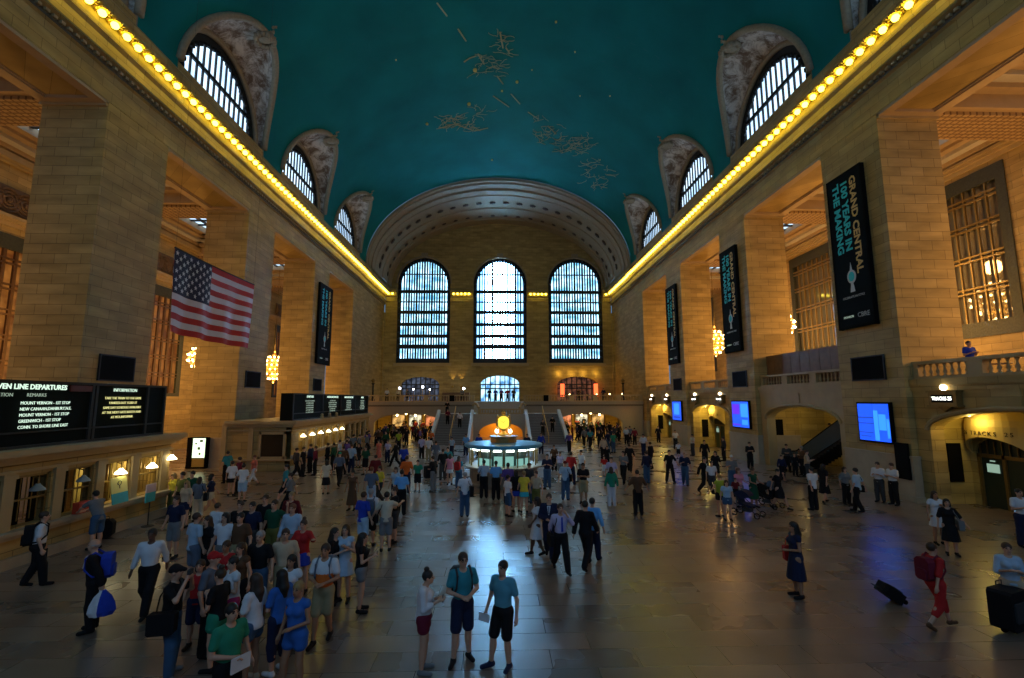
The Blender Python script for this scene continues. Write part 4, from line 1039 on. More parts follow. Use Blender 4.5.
# passage under the balcony with shops
SHOP = stone('shop_wall', (.60,.42,.12), (.5,.34,.1), (.3,.2,.05))
m = MB(); m.box(-18.2, -5, 73, 73.3, 0, 4.0); m.box(5, 18.2, 73, 73.3, 0, 4.0); m.box(-7.0,-6.7,60.6,73,0,4); m.box(6.7,7.0,60.6,73,0,4); struct('wall_passage', m, SHOP)
for sx_ in (-1, 1):
    nm = 'left' if sx_ < 0 else 'right'
    for k, y in enumerate((63., 67.5)): lamp('AREA', (sx_*11.5, y, 3.7), 230, (1.,.6,.10), 4., name='passage_light')
    lamp('POINT', (sx_*16.3, 58.6, 3.2), 8, (1.,.3,.08), .15)
    for k in range(6):
        x = sx_*(8.2+1.35*k); z = 2.75 if k % 2 else 2.5
        o = MB().ball((x,61.3+.8*k,z), .16, 8).build('globe_lamp', glow('shop_globe', (1.,.78,.32), 9.), None, True, off=(x, 61.3+.8*k, z)); tag(o, 'small bright globe lamp in the %s arched passage under the far balcony' % nm, 'lamp', 'globe lamps in the %s passage' % nm)
        MB().tube([(x,61.3+.8*k,z),(x,61.3+.8*k,3.98)], .015, 4).build('stem', BRONZE, o)
    for k in range(4):
        x0 = sx_*(7.6+2.5*k); col = [(1.,.8,.4),(1.,.3,.12),(1.,.9,.6),(.9,.5,.15)][k]
        rr = root('shop_front', (x0, 72.8, 0), '%s shop front deep in the %s arched passage' % (['cream lit','red lit','brightest white lit','orange lit'][k], nm), 'shop front', 'shop fronts in the %s passage' % nm)
        MB().box(x0-.9, x0+.9, 72.85, 72.9, .6, 2.3).build('lit_window', glow('shop_glow_%d' % k, col, .9, col2=tuple(c*.15 for c in col), nscale=1.3), rr)
        mm = MB(); mm.box(x0-1.05, x0-.9, 72.7, 72.95, 0, 2.6); mm.box(x0+.9, x0+1.05, 72.7, 72.95, 0, 2.6); mm.box(x0-1.05, x0+1.05, 72.7, 72.95, 2.3, 2.6); mm.build('frame', WOODP, rr)
# openings on the balcony level of the end wall
def upper_opening(x, h, z1, rise, mat, label, n, nm):
    r = sroot('door_%d' % n, (x, DEND, 4.3))
    MB().box(x-h-.3, x+h+.3, DEND+1.25, DEND+1.3, 4.3, 8.6).build('lit_interior', mat, r)
    g = MB()
    nv = 8
    for k in range(nv+1):
        xx = x-h+2*h*k/nv; g.box(xx-.08, xx+.08, DEND+.4, DEND+.55, 4.3, z1+rise*math.sqrt(max(0, 1-((xx-x)/h)**2)))
    for z in (6.3, 6.95): g.box(x-h, x+h, DEND+.38, DEND+.56, z-.09, z+.09)
    g.build('door_frame', DARKM, r)
upper_opening(-12.4, 3.0, 6.9, 1.25, glow('restaurant_dim', (.10,.13,.2), .6, col2=(.012,.015,.03), nscale=1.5), '', 2, 'left')
upper_opening(.2, 3.1, 7.0, 1.35, glow('street_daylight', (.45,.78,1.), 2.2, col2=(.04,.14,.3), nscale=.9), '', 3, 'centre')
upper_opening(12.5, 3.2, 6.9, 1.25, glow('restaurant_warm', (.3,.1,.05), .5, col2=(.02,.012,.01), nscale=1.5), '', 4, 'right')
for i, (x, z, s_) in enumerate([(-15.2,6.3,.2),(-11.7,6.5,.2),(-13.1,6.15,.14),(-10.6,6.1,.12),(-5.4,6.25,.2)]):
    o = MB().ball((x,73.5,z), s_, 8).build('globe_lamp', glow('white_globe', (.85,.9,1.), 10.), None, True, off=(x, 73.5, z)); tag(o, 'white globe lamp on a post by the left restaurant opening', 'lamp', 'white globe lamps on the left balcony')
    MB().tube([(x,73.5,z),(x,73.5,4.3)], .04, 5).build('post', BRONZE, o)
for i, (x, z) in enumerate([(11.0,5.25),(13.6,5.2),(15.4,5.25),(17.2,5.3),(9.8,5.2)]):
    o = MB().ball((x,66.,z), .13, 8).build('table_lamp', glow('table_glow', (1.,.6,.25), 8.), None, True, off=(x, 66., z)); tag(o, 'small glowing table lamp on the far right balcony restaurant', 'lamp', 'table lamps on the right balcony')
    MB().tube([(x,66.,z),(x,66.,4.3)], .03, 5).build('stand', BRONZE, o)
for x, nm in ((10.0, 'left'), (15.3, 'right')):
    o = MB().box(x-.3, x+.3, 74.6, 74.8, 5.0, 7.0).build('red_sign', glow('red_glow', (1.,.12,.03), 2.2)); tag(o, 'upright glowing red panel in the right restaurant opening, %s one' % nm, 'sign')
for x in (-7.3, -5.9): 
    o = MB().lathe((x, DEND-.25, 6.4), [(.08,0),(.2,.25),(.22,.3)], 10).build('wall_sconce', GOLD, None, True); tag(o, 'gold uplight sconce between the left and centre end windows', 'lamp', 'pair of uplight sconces')
    lamp('SPOT', (x, DEND-.5, 6.8), 120, (1.,.65,.2), .05, (PI*.97, 0, 0))
for x in (9.5, 11.5, 13.5, 15.5): lamp('POINT', (x, DEND-.6, 8.7), 26, (1.,.62,.12), .1)
lamp('POINT', (-12, 72, 6.4), 60, (1.,.7,.35), .2)
# bar and planters on the left balcony, dark speakers on the rail
o = MB().box(-8.4, -4.4, 71, 72.2, 4.3, 5.6).build('bar_counter', WOODP); tag(o, 'dark bar counter under the twin sconces on the far balcony', 'counter')
for x, nm in ((-5.9, 'left'), (5.9, 'right')):
    o = MB(); o.box(x-.3, x+.3, YB-.2, YB+.1, 4.35, 5.1); o.box(x-.2,x+.2,YB-.24,YB-.2,4.5,4.95); tag(o.build('loudspeaker', BLACK), 'black loudspeaker box on the far balcony rail, %s of the doorway' % nm, 'loudspeaker')
# tall candelabra at the corners of the far balcony
for sx_, nm in ((-1, 'left'), (1, 'right')):
    x = sx_*16.4; r = root('torchere', (x, 62.5, 4.3), 'tall dark candelabrum on the far balcony near the %s wall' % nm, 'lamp stand')
    MB().lathe((x,62.5,4.3), [(.4,0),(.35,.3),(.12,.5),(.1,2.2),(.25,2.4)], 10).build('column', DARKM, r); MB().lathe((x,62.5,6.7), [(.1,0),(.3,.35),(.05,.6)], 10).build('lamp_head', BRONZE, r)

# ================================================================ information booth and clock
bx_, by_ = .15, 26.7
r = root('information_booth', (bx_, by_, 0), 'round marble and brass information booth with bright counters under the clock', 'information booth')
m = MB().lathe((bx_,by_,0), [(1.95,0),(1.95,.15),(1.85,.2),(1.85,.95)], 32); m.build('counter_base', plain('booth_marble', (.17,.15,.12), .4, noise=.3), r)
m = MB().lathe((bx_,by_,.95), [(1.8,0),(2.12,.02),(2.15,.1),(1.8,.12)], 32); m.build('counter_ledge', plain('booth_ledge', (.30,.28,.22), .4), r, False)
MB().lathe((bx_,by_,1.05), [(1.25,0),(1.25,.95)], 24).build('inner_core', plain('booth_dark', (.015,.03,.028), .4), r)
for k in range(16):
    a = 2*PI*k/16; x, y = bx_+1.85*math.cos(a), by_+1.85*math.sin(a); m = MB(); m.box(x-.035, x+.035, y-.035, y+.035, 1.05, 2.0); m.build('brass_mullion', BRONZE, r)
m = MB().lathe((bx_,by_,1.98), [(1.8,-.02),(2.05,0),(2.15,.06),(2.15,.16),(2.0,.2),(.7,.24)], 32); m.build('canopy', plain('canopy_blue_reflection', (.04,.30,.55), .35, .1), r, True)  # blue window reflection on the roof is painted into its colour
for k in range(16):
    a = 2*PI*(k+.5)/16; x, y = bx_+1.72*math.cos(a), by_+1.72*math.sin(a)
    t = MB(); dx, dy = -math.sin(a)*.2, math.cos(a)*.2; nx_, ny_ = math.cos(a)*.07, math.sin(a)*.07
    t.prism([(x-dx-nx_,y-dy-ny_,1.86),(x+dx-nx_,y+dy-ny_,1.86),(x+dx+nx_,y+dy+ny_,1.86),(x-dx+nx_,y-dy+ny_,1.86)], (0,0,.08)); t.build('strip_lamp', glow('booth_lamp', (.9,1.,.85), 7.), r)
    if k in (10, 11, 12, 13, 9, 14, 2, 5):
        x, y = bx_+1.5*math.cos(a), by_+1.5*math.sin(a); dx, dy = dx*1.1, dy*1.1
        t = MB(); hgt = .5 if k in (11, 12) else .36
        t.prism([(x-dx,y-dy,1.1),(x+dx,y+dy,1.1),(x+dx,y+dy,1.1+hgt),(x-dx,y-dy,1.1+hgt)], (math.cos(a)*.03, math.sin(a)*.03, 0)); t.build('display_panel', glow('booth_panel', (.35,.8,.7), .45), r)
lamp('POINT', (bx_, by_-1.5, 1.7), 3, (.8,1.,.9), .2); lamp('POINT', (bx_-1.2, by_-1.0, 1.7), 2.5, (.8,1.,.9), .2); lamp('POINT', (bx_+1.2, by_-1.0, 1.7), 2.5, (.8,1.,.9), .2)
MB().lathe((bx_,by_,2.2), [(.72,0),(.7,.28),(.78,.3),(.78,.36),(.2,.4)], 20).build('drum', BRONZE, r)
r = root('four_faced_clock', (bx_, by_, 2.58), 'glowing yellow four-faced globe clock on top of the information booth', 'clock')
MB().lathe((bx_,by_,2.58), [(.3,0),(.24,.1),(.12,.15),(.1,.28),(.2,.34),(.12,.4)], 12).build('pedestal', GOLD, r, True)
cz = 3.3
m = MB(); m.ball((bx_,by_,cz), .31, 16); m.build('case', GOLD, r, True)
for k in range(4):
    a = PI/2*k-PI/2; c_, s_ = math.cos(a), math.sin(a)
    def rg(R, d, n=24): return [(bx_+c_*d-s_*R*math.cos(2*PI*i/n), by_+s_*d+c_*R*math.cos(2*PI*i/n), cz+R*math.sin(2*PI*i/n)) for i in range(n)]
    m = MB(); m.tube(rg(.385,.33), .045, 6, closed=True); m.build('bezel', GOLD, r, True)
    m = MB(); m.prism(rg(.36,.28), (c_*.06, s_*.06, 0)); f_ = m.build('opal_face', glow('opal_yellow', (1.,.70,.06), 1.25), r)
    m = MB(); d = .355
    for (ang, L) in ((.9, .13), (2.6, .2)):
        m.tube([(bx_+c_*d, by_+s_*d, cz), (bx_+c_*d-s_*L*math.cos(ang), by_+s_*d+c_*L*math.cos(ang), cz+L*math.sin(ang))], .006, 4)
    m.build('clock_hands', BLACK, f_)
MB().lathe((bx_,by_,cz+.35), [(.12,0),(.08,.08),(.14,.14),(.03,.3)], 10).build('finial', GOLD, r, True)
for k in range(4):
    a = PI/4+PI/2*k; x, y = bx_+.52*math.cos(a), by_+.52*math.sin(a)
    o = root('booth_globe_lamp', (x, y, 2.58), 'white globe lamp on the booth roof, %s' % ['back right of the clock','back left of the clock','front left of the clock','front right of the clock'][k], 'lamp', 'globe lamps round the clock')
    MB().lathe((x,y,2.56), [(.08,0),(.03,.06),(.03,.18)], 8).build('stem', GOLD, o); MB().ball((x,y,2.82), .11, 10).build('globe', glow('booth_globe', (1.,.9,.6), 4.), o, True)

# ================================================================ right balcony table with laptop glow
tx, ty = 19.9, 19.6
for (qx, qy, ql) in ((20.4, 16.9, 'dark cafe table nearest the right edge of the view behind the balustrade'), (22.6, 18.2, 'dark cafe table farther back on the right balcony')):
    r = root('cafe_table', (qx, qy, 5.25), ql, 'table'); MB().lathe((qx,qy,5.98), [(.45,0),(.45,.04)], 14).build('table_top', WOODP, r); MB().lathe((qx,qy,5.25), [(.25,0),(.04,.05),(.04,.73)], 10).build('pedestal', DARKM, r)
r = root('cafe_table', (20.6, 19.0, 5.25), 'small dark cafe table behind the right balustrade beside the laptop user', 'table')
MB().lathe((20.6,19.0,5.95), [(.4,0),(.4,.04)], 14).build('table_top', WOODP, r); MB().lathe((20.6,19.0,5.25), [(.25,0),(.04,.05),(.04,.7)], 10).build('pedestal', DARKM, r)
# ================================================================ people: bodies grown from a distance field
def _caps(P, a, b, ra, rb):
    a = np.array(a, float); b = np.array(b, float); ba = b-a; L = max(1e-9, (ba*ba).sum())
    pa = P-a; h = np.clip((pa@ba)/L, 0, 1)
    return np.sqrt(((pa-h[..., None]*ba)**2).sum(-1))-(ra+(rb-ra)*h)
def _ell(P, c, r):
    q = (P-np.array(c))/np.array(r); k = np.sqrt((q*q).sum(-1)); return (k-1)*min(r)
class Field:
    def __init__(s, lo, hi, h):
        s.lo = np.array(lo, float); s.h = h; s.n = np.ceil((np.array(hi)-s.lo)/h).astype(int)+1
        s.D = np.full(tuple(s.n), 1.0)
        ax = [s.lo[i]+h*np.arange(s.n[i]) for i in range(3)]; s.ax = ax
    def sl(s, lo, hi):
        i0 = np.clip(np.floor((np.array(lo)-s.lo)/s.h).astype(int), 0, s.n-1); i1 = np.clip(np.ceil((np.array(hi)-s.lo)/s.h).astype(int)+1, 1, s.n)
        return tuple(slice(a, b) for a, b in zip(i0, i1))
    def pts(s, S): return np.stack(np.meshgrid(s.ax[0][S[0]], s.ax[1][S[1]], s.ax[2][S[2]], indexing='ij'), -1)
    def blend(s, S, d, k):
        D = s.D[S]
        if k > 0:
            h = np.clip(.5+.5*(D-d)/k, 0, 1); s.D[S] = D*(1-h)+d*h-k*h*(1-h)
        else: s.D[S] = np.minimum(D, d)
    def cap(s, a, b, ra, rb=None, k=.03):
        rb = ra if rb is None else rb; m = max(ra, rb)+k+.06
        S = s.sl(np.minimum(a, b)-m, np.maximum(a, b)+m); s.blend(S, _caps(s.pts(S), a, b, ra, rb), k); return s
    def ell(s, c, r, k=.02):
        m = max(r)+k+.06; S = s.sl(np.array(c)-m, np.array(c)+m); s.blend(S, _ell(s.pts(S), c, r), k); return s
    def cutz(s, z, keep_above=True):
        Z = s.ax[2][None, None, :]; s.D = np.maximum(s.D, (z-Z) if keep_above else (Z-z)); return s
    def mesh(s):
        D = s.D; ins = D < 0; n = D.shape
        E = []; cnt = np.zeros(tuple(x-1 for x in n)); acc = np.zeros(cnt.shape+(3,))
        ctr = None
        for ax in range(3):
            A = [slice(None)]*3; B = [slice(None)]*3; A[ax] = slice(0, -1); B[ax] = slice(1, None)
            a = D[tuple(A)]; b = D[tuple(B)]; cr = (a < 0) != (b < 0); I = np.argwhere(cr)
            if len(I) == 0: continue
            av = a[cr]; bv = b[cr]; t = av/(av-bv); pos = I.astype(float); pos[:, ax] += t
            o1, o2 = [(1, 2), (2, 0), (0, 1)][ax]
            for d1 in (0, -1):
                for d2 in (0, -1):
                    J = I.copy(); J[:, o1] += d1; J[:, o2] += d2
                    ok = (J >= 0).all(1) & (J < np.array(cnt.shape)).all(1); J = J[ok]
                    np.add.at(cnt, tuple(J.T), 1); np.add.at(acc, tuple(J.T), pos[ok])
            E.append((ax, o1, o2, I, av < 0))
        occ = cnt > 0; idx = np.full(cnt.shape, -1); idx[occ] = np.arange(occ.sum())
        V = acc[occ]/cnt[occ][:, None]*s.h+s.lo; F = []
        for ax, o1, o2, I, sgn in E:
            ok = (I[:, o1] > 0) & (I[:, o2] > 0) & (I[:, o1] < n[o1]-1) & (I[:, o2] < n[o2]-1); I = I[ok]; g = sgn[ok]
            def at(d1, d2): J = I.copy(); J[:, o1] += d1; J[:, o2] += d2; return idx[tuple(J.T)]
            q = np.stack([at(-1,-1), at(0,-1), at(0,0), at(-1,0)], 1); q[~g] = q[~g][:, ::-1]; F.append(q)
        return V, np.concatenate(F)
ARMS = {  # elbow, wrist offsets from the shoulder for the right side (x outward)
 'down': ((.085,-.02,-.29),(.125,.06,-.53)), 'fwd': ((.04,.11,-.27),(.03,.26,-.46)), 'back': ((.05,-.13,-.26),(.06,-.20,-.50)),
 'phone': ((.05,.03,-.29),(-.09,.27,-.20)), 'chest': ((.08,.03,-.29),(-.10,.20,-.13)), 'face': ((.10,.17,-.17),(-.09,.23,.10)),
 'hip': ((.20,-.06,-.22),(.05,.04,-.38)), 'cross': ((.06,.06,-.28),(-.22,.24,-.22)), 'point': ((.16,.14,-.12),(.27,.36,-.06)),
 'belly': ((.07,.02,-.29),(-.12,.22,-.33)), 'push': ((.05,.10,-.27),(.03,.36,-.30)), 'wave': ((.20,.02,-.10),(.24,.08,.18)), 'out': ((.14,.04,-.26),(.24,.16,-.44)), 'lean': ((.05,.24,-.18),(-.02,.44,-.30))}
def skeleton(leg, armL, armR, fem=False, lean=0., head=0.):
    J = {}
    sh = .16 if fem else .185; hp = .095 if fem else .09
    J['pel'] = np.array((0, 0, .95)); J['chest'] = np.array((0, lean*.7, 1.28)); J['neck'] = np.array((0, lean, 1.46)); J['head'] = np.array((0, lean*1.15+.02+head*.05, 1.62-head*.02))
    for s, n, arm in ((-1, 'L', armL), (1, 'R', armR)):
        S = np.array((s*sh, lean*.95-.01, 1.42)); e, w = ARMS[arm]
        J['sh'+n] = S; J['el'+n] = S+np.array((s*e[0], e[1], e[2])); J['wr'+n] = S+np.array((s*w[0], w[1], w[2]))
        H = np.array((s*hp, 0, .91)); J['hip'+n] = H
        if leg == 'stand': K, A, T = (s*.105, .02, .49), (s*.115, -.02, .08), (s*.14, .15, .03)
        elif leg == 'wide': K, A, T = (s*.15, .03, .49), (s*.20, -.02, .08), (s*.26, .13, .03)
        elif leg == 'relax': K, A, T = ((s*.10, .03, .49), (s*.12, -.01, .08), (s*.15, .15, .03)) if s < 0 else ((s*.14, .09, .50), (s*.18, .10, .08), (s*.27, .24, .03))
        elif leg == 'walk': K, A, T = ((s*.09, .20, .52), (s*.09, .34, .10), (s*.10, .50, .06)) if s < 0 else ((s*.09, -.04, .49), (s*.09, -.34, .14), (s*.10, -.23, .03))
        elif leg == 'step': K, A, T = ((s*.09, .12, .50), (s*.09, .17, .08), (s*.11, .34, .03)) if s > 0 else ((s*.09, .0, .49), (s*.09, -.18, .11), (s*.10, -.04, .03))
        elif leg == 'sit': K, A, T = (s*.12, .42, .93), (s*.12, .45, .50), (s*.12, .60, .45)
        J['kn'+n], J['an'+n], J['to'+n] = map(np.array, (K, A, T))
    return J
def body_field(J, h, fem, hi):
    B = np.array([v for v in J.values()]); F = Field(B.min(0)-(.2,.2,.06), B.max(0)+(.2,.2,.2), h); k = .04
    F.cap(J['pel']-(0,0,.02), J['pel']+(0,0,.1), .125 if fem else .12, .11, .05)
    F.ell(J['pel']+(0,-.02,-.03), (.165 if fem else .15,.12,.12), .04)
    F.ell((J['pel']+J['chest'])/2, (.13,.10,.16), .05); F.ell(J['chest'], (.155 if fem else .18,.115,.17), .05)
    [F.cap(J['neck']+(q*.03,-.01,-.045), J['sh'+m_]+(-q*.02,0,-.01), .058, .05, .04) for q, m_ in ((-1,'L'),(1,'R'))]
    if fem:
        for s in (-1, 1): F.ell(J['chest']+(s*.07,.085,.02), (.06,.06,.06), .03)
    F.cap(J['neck']-(0,0,.04), J['head']-(0,.01,.04), .055, .05, .03)
    # head
    hc = J['head']; F.ell(hc+(0,-.012,.02), (.076,.096,.098), .0); F.ell(hc+(0,.022,-.055), (.052,.062,.058), .035)
    F.ell(hc+(0,.098,-.008), (.011,.018,.022), .012)
    for s in (-1, 1): F.ell(hc+(s*.078,-.01,-.005), (.012,.02,.03), .008)
    for s, n in ((-1, 'L'), (1, 'R')):
        F.cap(J['hip'+n], J['kn'+n], .088 if fem else .085, .056, k); F.cap(J['kn'+n], J['an'+n], .056, .037, .03)
        c = (J['kn'+n]*.68+J['an'+n]*.32)-(J['to'+n]-J['an'+n])*.12*np.array((1,1,0)); F.ell(c, (.05,.055,.11), .04)
        F.cap(J['an'+n]-(0,0,.02), J['to'+n]-(0,0,.0), .035, .027, .02)
        F.cap(J['sh'+n], J['el'+n], .050 if not fem else .043, .038 if not fem else .033, .04); F.cap(J['el'+n], J['wr'+n], .038 if not fem else .033, .025, .02)
        # hand: palm, four fingers of different lengths, thumb from the side of the palm
        d = J['wr'+n]-J['el'+n]; d = d/np.linalg.norm(d); up = np.array((0.,0.,1.)); side = np.cross(d, (0,1,0) if abs(d[2]) > .7 else up); side = side/np.linalg.norm(side); nrm = np.cross(side, d)
        if abs(d[2]) > .7: side, nrm = nrm, side
        inw = np.array((-s, 0, 0.)); 
        w_ = J['wr'+n]; pc = w_+d*.045
        F.cap(w_, w_+d*.03, .024, .03, .015); F.ell(pc+d*.01, tuple(.022+.02*np.abs(side)+.028*np.abs(d)), .015)
        if hi or True:
            cur = inw*(.35 if abs(d[2]) > .7 else 0)+(0,0,-.35 if abs(d[2]) <= .7 else 0)
            for i, L in enumerate((.062,.070,.066,.052)):
                b = w_+d*.082+side*(.030-.020*i); m_ = b+(d*.75+cur*.5)*L*.6; e = m_+(d*.45+cur)*L*.55
                r = .0098 if hi else .013
                F.cap(b, m_, r, r*.95, .004 if hi else .006); F.cap(m_, e, r*.95, r*.8, .002)
            tb = w_+d*.035+side*.03; t1 = tb+(d*.5+side*.7+cur*.3)*.035; t2 = t1+(d*.9+cur*.5)*.03
            F.cap(tb, t1, .013, .011, .006); F.cap(t1, t2, .011, .009, .003)
    return F
def torso_f(J, h, off, fem, sleeve, hem, k=.05):
    B = np.array([v for q, v in J.items() if q[:2] in ('sh','el','wr','pe','ch')]); F = Field((B.min(0)-.25)*(1,1,0)+(0,0,min(hem-.1,.6)), (B.max(0)+.25)*(1,1,0)+(0,0,max(1.62, B[:,2].max()+.15)), h)
    F.cap(J['pel']-(0,0,.02), J['pel']+(0,0,.1), (.125 if fem else .12)+off, .115+off, .05)
    F.ell(J['pel']+(0,-.02,-.03), ((.165 if fem else .15)+off,.12+off,.13+off), .04)
    F.ell((J['pel']+J['chest'])/2, (.135+off,.105+off,.17), .05); F.ell(J['chest'], ((.155 if fem else .18)+off,.115+off,.17+off), .05)
    [F.cap(J['neck']+(q*.03,-.01,-.05), J['sh'+m_]+(-q*.02,0,-.015), .064+off*.7, .060+off*.7, .04) for q, m_ in ((-1,'L'),(1,'R'))]
    if fem:
        for s in (-1, 1): F.ell(J['chest']+(s*.07,.085,.02), (.06+off,.06+off,.06+off), .03)
    F.cutz(hem)
    if sleeve > 0:
        for n in 'LR':
            a, b, w_ = J['sh'+n], J['el'+n], J['wr'+n]
            if sleeve <= 1: F.cap(a-(0,0,.015), a+(b-a)*sleeve, .054+off*.6, .045+off*1.1, .022)
            else: F.cap(a-(0,0,.015), b, .054+off*.6, .04+off, .035); F.cap(b, b+(w_-b)*(sleeve-1), .043+off, .034+off, .02)
    # neck opening
    P = F.pts((slice(None),)*3); c = J['neck']+(0,.035,.035)
    F.D = np.maximum(F.D, -_ell(P, c, (.075,.075,.075 if sleeve > 0 else .11))); F.D = np.maximum(F.D, P[..., 2]-(J['neck'][2]+.02))
    return F
def legs_f(J, h, off, hem, waist=1.0, loose=0.):
    """trousers/shorts; hem 0..2 : 1 = knee, 2 = ankle"""
    F = Field((-.5,-.65,0), (.5,.75,1.15), h)
    F.ell(J['pel']+(0,-.015,-.03), (.17+off,.125+off,.13+off), .02); F.cap(J['pel'], J['pel']+(0,0,.08), .13+off, .122+off, .04)
    for n in 'LR':
        H, K, A = J['hip'+n], J['kn'+n], J['an'+n]
        if hem <= 1: F.cap(H, H+(K-H)*hem, .092+off, (.092-.03*hem)+off+loose, .04)
        else: F.cap(H, K, .096+off, .070+off+loose*.5, .04); F.cap(K, K+(A-K)*(hem-1), .080+off+loose*.5, .054+off+loose, .025)
    F.cutz(waist+.06, False); return F
def skirt_f(J, h, top, bot, r0, r1):
    F = Field((-.5,-.6,bot-.05), (.5,.65,top+.1), h); P = F.pts((slice(None),)*3)
    t = np.clip((top-P[..., 2])/(top-bot), 0, 1)
    cy = (J['knL'][1]+J['knR'][1])/2*t*.6; r = r0+(r1-r0)*t**.8+.008*np.sin(9*np.arctan2(P[...,1]-cy, P[...,0]))*t
    d = np.sqrt((P[..., 0])**2+((P[..., 1]-cy)*1.15)**2)-r; F.D = np.maximum(np.maximum(d*.8, bot-P[..., 2]), P[..., 2]-top); return F
def hair_f(J, h, kind):
    hc = J['head']; F = Field(hc-(.22,.26,.62), hc+(.22,.22,.32), h); P = F.pts((slice(None),)*3)
    F.ell(hc+(0,-.022,.034), (.086,.102,.098), .01)
    if kind in ('short', 'long', 'bun', 'bob', 'pony', 'cap', 'shade'):
        face = _ell(P, hc+(0,.115,-.035), (.072,.085,.088)); F.D = np.maximum(F.D, -face)
        lowcut = {'short': -.045, 'bun': -.06, 'cap': -.0, 'shade': -.045}.get(kind, -.07)
        F.D = np.maximum(F.D, (hc[2]+lowcut)-P[..., 2])
    if kind == 'long': F.cap(hc+(0,-.06,.02), hc+(0,-.10,-.17), .08, .085, .03); F.cap(hc+(0,-.10,-.17), hc+(0,-.12,-.30), .085, .05, .03); [F.cap(hc+(s*.07,-.03,0), hc+(s*.085,-.03,-.2), .03, .035, .02) for s in (-1, 1)]
    if kind == 'bob': F.cap(hc+(0,-.06,.0), hc+(0,-.07,-.10), .085, .08, .03); [F.cap(hc+(s*.07,-.02,0), hc+(s*.075,-.01,-.1), .03, .03, .02) for s in (-1, 1)]
    if kind == 'bun': F.ell(hc+(0,-.04,.15), (.05,.05,.045), .012)
    if kind == 'pony': F.cap(hc+(0,-.11,.06), hc+(0,-.16,-.14), .04, .025, .02)
    if kind == 'cap': F.cap(hc+(0,.06,.05), hc+(0,.13,.035), .045, .03, .02); F.D = np.where(P[..., 2] < hc[2]+.02, np.maximum(F.D, .02*0+(hc[2]+.0)-P[..., 2]), F.D)
    if kind == 'bald': F.D = np.maximum(F.D, P[..., 2]-(hc[2]+.03)); F.D = np.maximum(F.D, P[..., 1]-(hc[1]+.02)); F.D = np.maximum(F.D, (hc[2]-.05)-P[..., 2])
    return F
def shoe_f(J, n, h):
    A, T = J['an'+n], J['to'+n]; lo = np.minimum(A, T)-(.12,.12,.12); hi = np.maximum(A, T)+(.12,.12,.12); F = Field(lo, hi, h)
    d = (T-A)*np.array((1,1,1.)); zb = min(A[2]-.08, T[2]-.03)
    F.cap(A+(0,0,-.035)-d*.18, T+(0,0,.008), .045, .038, .01); F.cap(A-(0,0,.02), A+(0,0,.01), .046, .044, .02); F.cutz(max(zb, -.001)+0.002); return F
_MC = {}
def to_mesh(key, name, F, mats=1, post=None):
    V, Q = F.mesh(); me = bpy.data.meshes.new(name); me.vertices.add(len(V)); me.vertices.foreach_set('co', V.ravel().astype('f'))
    me.loops.add(Q.size); me.loops.foreach_set('vertex_index', Q.ravel().astype('i')); me.polygons.add(len(Q)); me.polygons.foreach_set('loop_start', np.arange(0, Q.size, 4, dtype='i'))
    try: me.polygons.foreach_set('loop_total', np.full(len(Q), 4, dtype='i'))
    except Exception: pass
    me.polygons.foreach_set('use_smooth', np.ones(len(Q), dtype=bool)); me.update(calc_edges=True)
    for _ in range(mats): me.materials.append(None)
    if post is not None:
        mi = post(V[Q].mean(1)).astype('i'); me.polygons.foreach_set('material_index', mi)
    me.validate(); return me
def mesh_for(key, name, fn, mats=1, post=None):
    if key not in _MC: _MC[key] = to_mesh(key, name, fn(), mats, post)
    return _MC[key]
SKIN = {'light': plain('skin_light', (.52,.29,.19), .5, noise=.05), 'tan': plain('skin_tan', (.36,.18,.10), .5, noise=.05), 'dark': plain('skin_dark', (.10,.045,.025), .5, noise=.05)}
FACE_DARK = plain('eye_dark', (.02,.012,.01), .3); LIPS = plain('lip_tone', (.30,.09,.07), .5)
COLS = {'black': (.008,.008,.010), 'navy': (.012,.018,.05), 'white': (.62,.64,.68), 'grey': (.16,.17,.18), 'darkgrey': (.04,.042,.045), 'blue': (.03,.12,.42), 'royal': (.02,.05,.40), 'skyblue': (.14,.40,.78),
 'lightblue': (.35,.48,.62), 'teal': (.03,.22,.27), 'green': (.02,.22,.13), 'darkgreen': (.012,.07,.035), 'red': (.42,.02,.02), 'darkred': (.13,.012,.015), 'orange': (.62,.13,.02), 'pink': (.60,.22,.30), 'coral': (.62,.16,.10),
 'yellow': (.70,.55,.05), 'olive': (.12,.12,.03), 'khaki': (.30,.25,.14), 'brown': (.10,.05,.025), 'beige': (.48,.37,.25), 'purple': (.10,.06,.25), 'slate': (.10,.13,.18), 'cyan': (.03,.42,.55), 'maroon': (.14,.012,.03), 'denim': (.04,.09,.17),
 'aqua': (.09,.29,.38), 'lilac': (.45,.42,.62), 'lime': (.35,.42,.04), 'cream': (.55,.50,.38), 'magenta': (.45,.03,.12)}
def cloth(c): return plain('cloth_'+c, COLS[c], .8, noise=.12, nscale=9., spec=.2)
HAIRC = {'black': (.008,.007,.006), 'brown': (.035,.018,.010), 'fair': (.28,.18,.07), 'grey': (.28,.27,.26), 'red': (.15,.05,.02), 'white': (.5,.5,.48)}
def hairm(c): return plain('hair_'+c, HAIRC[c], .6, noise=.3, nscale=20.)
def hairtex(kind, c): return cloth(c[4:]) if c.startswith('cap_') else hairm(c)
PEOPLE = 0
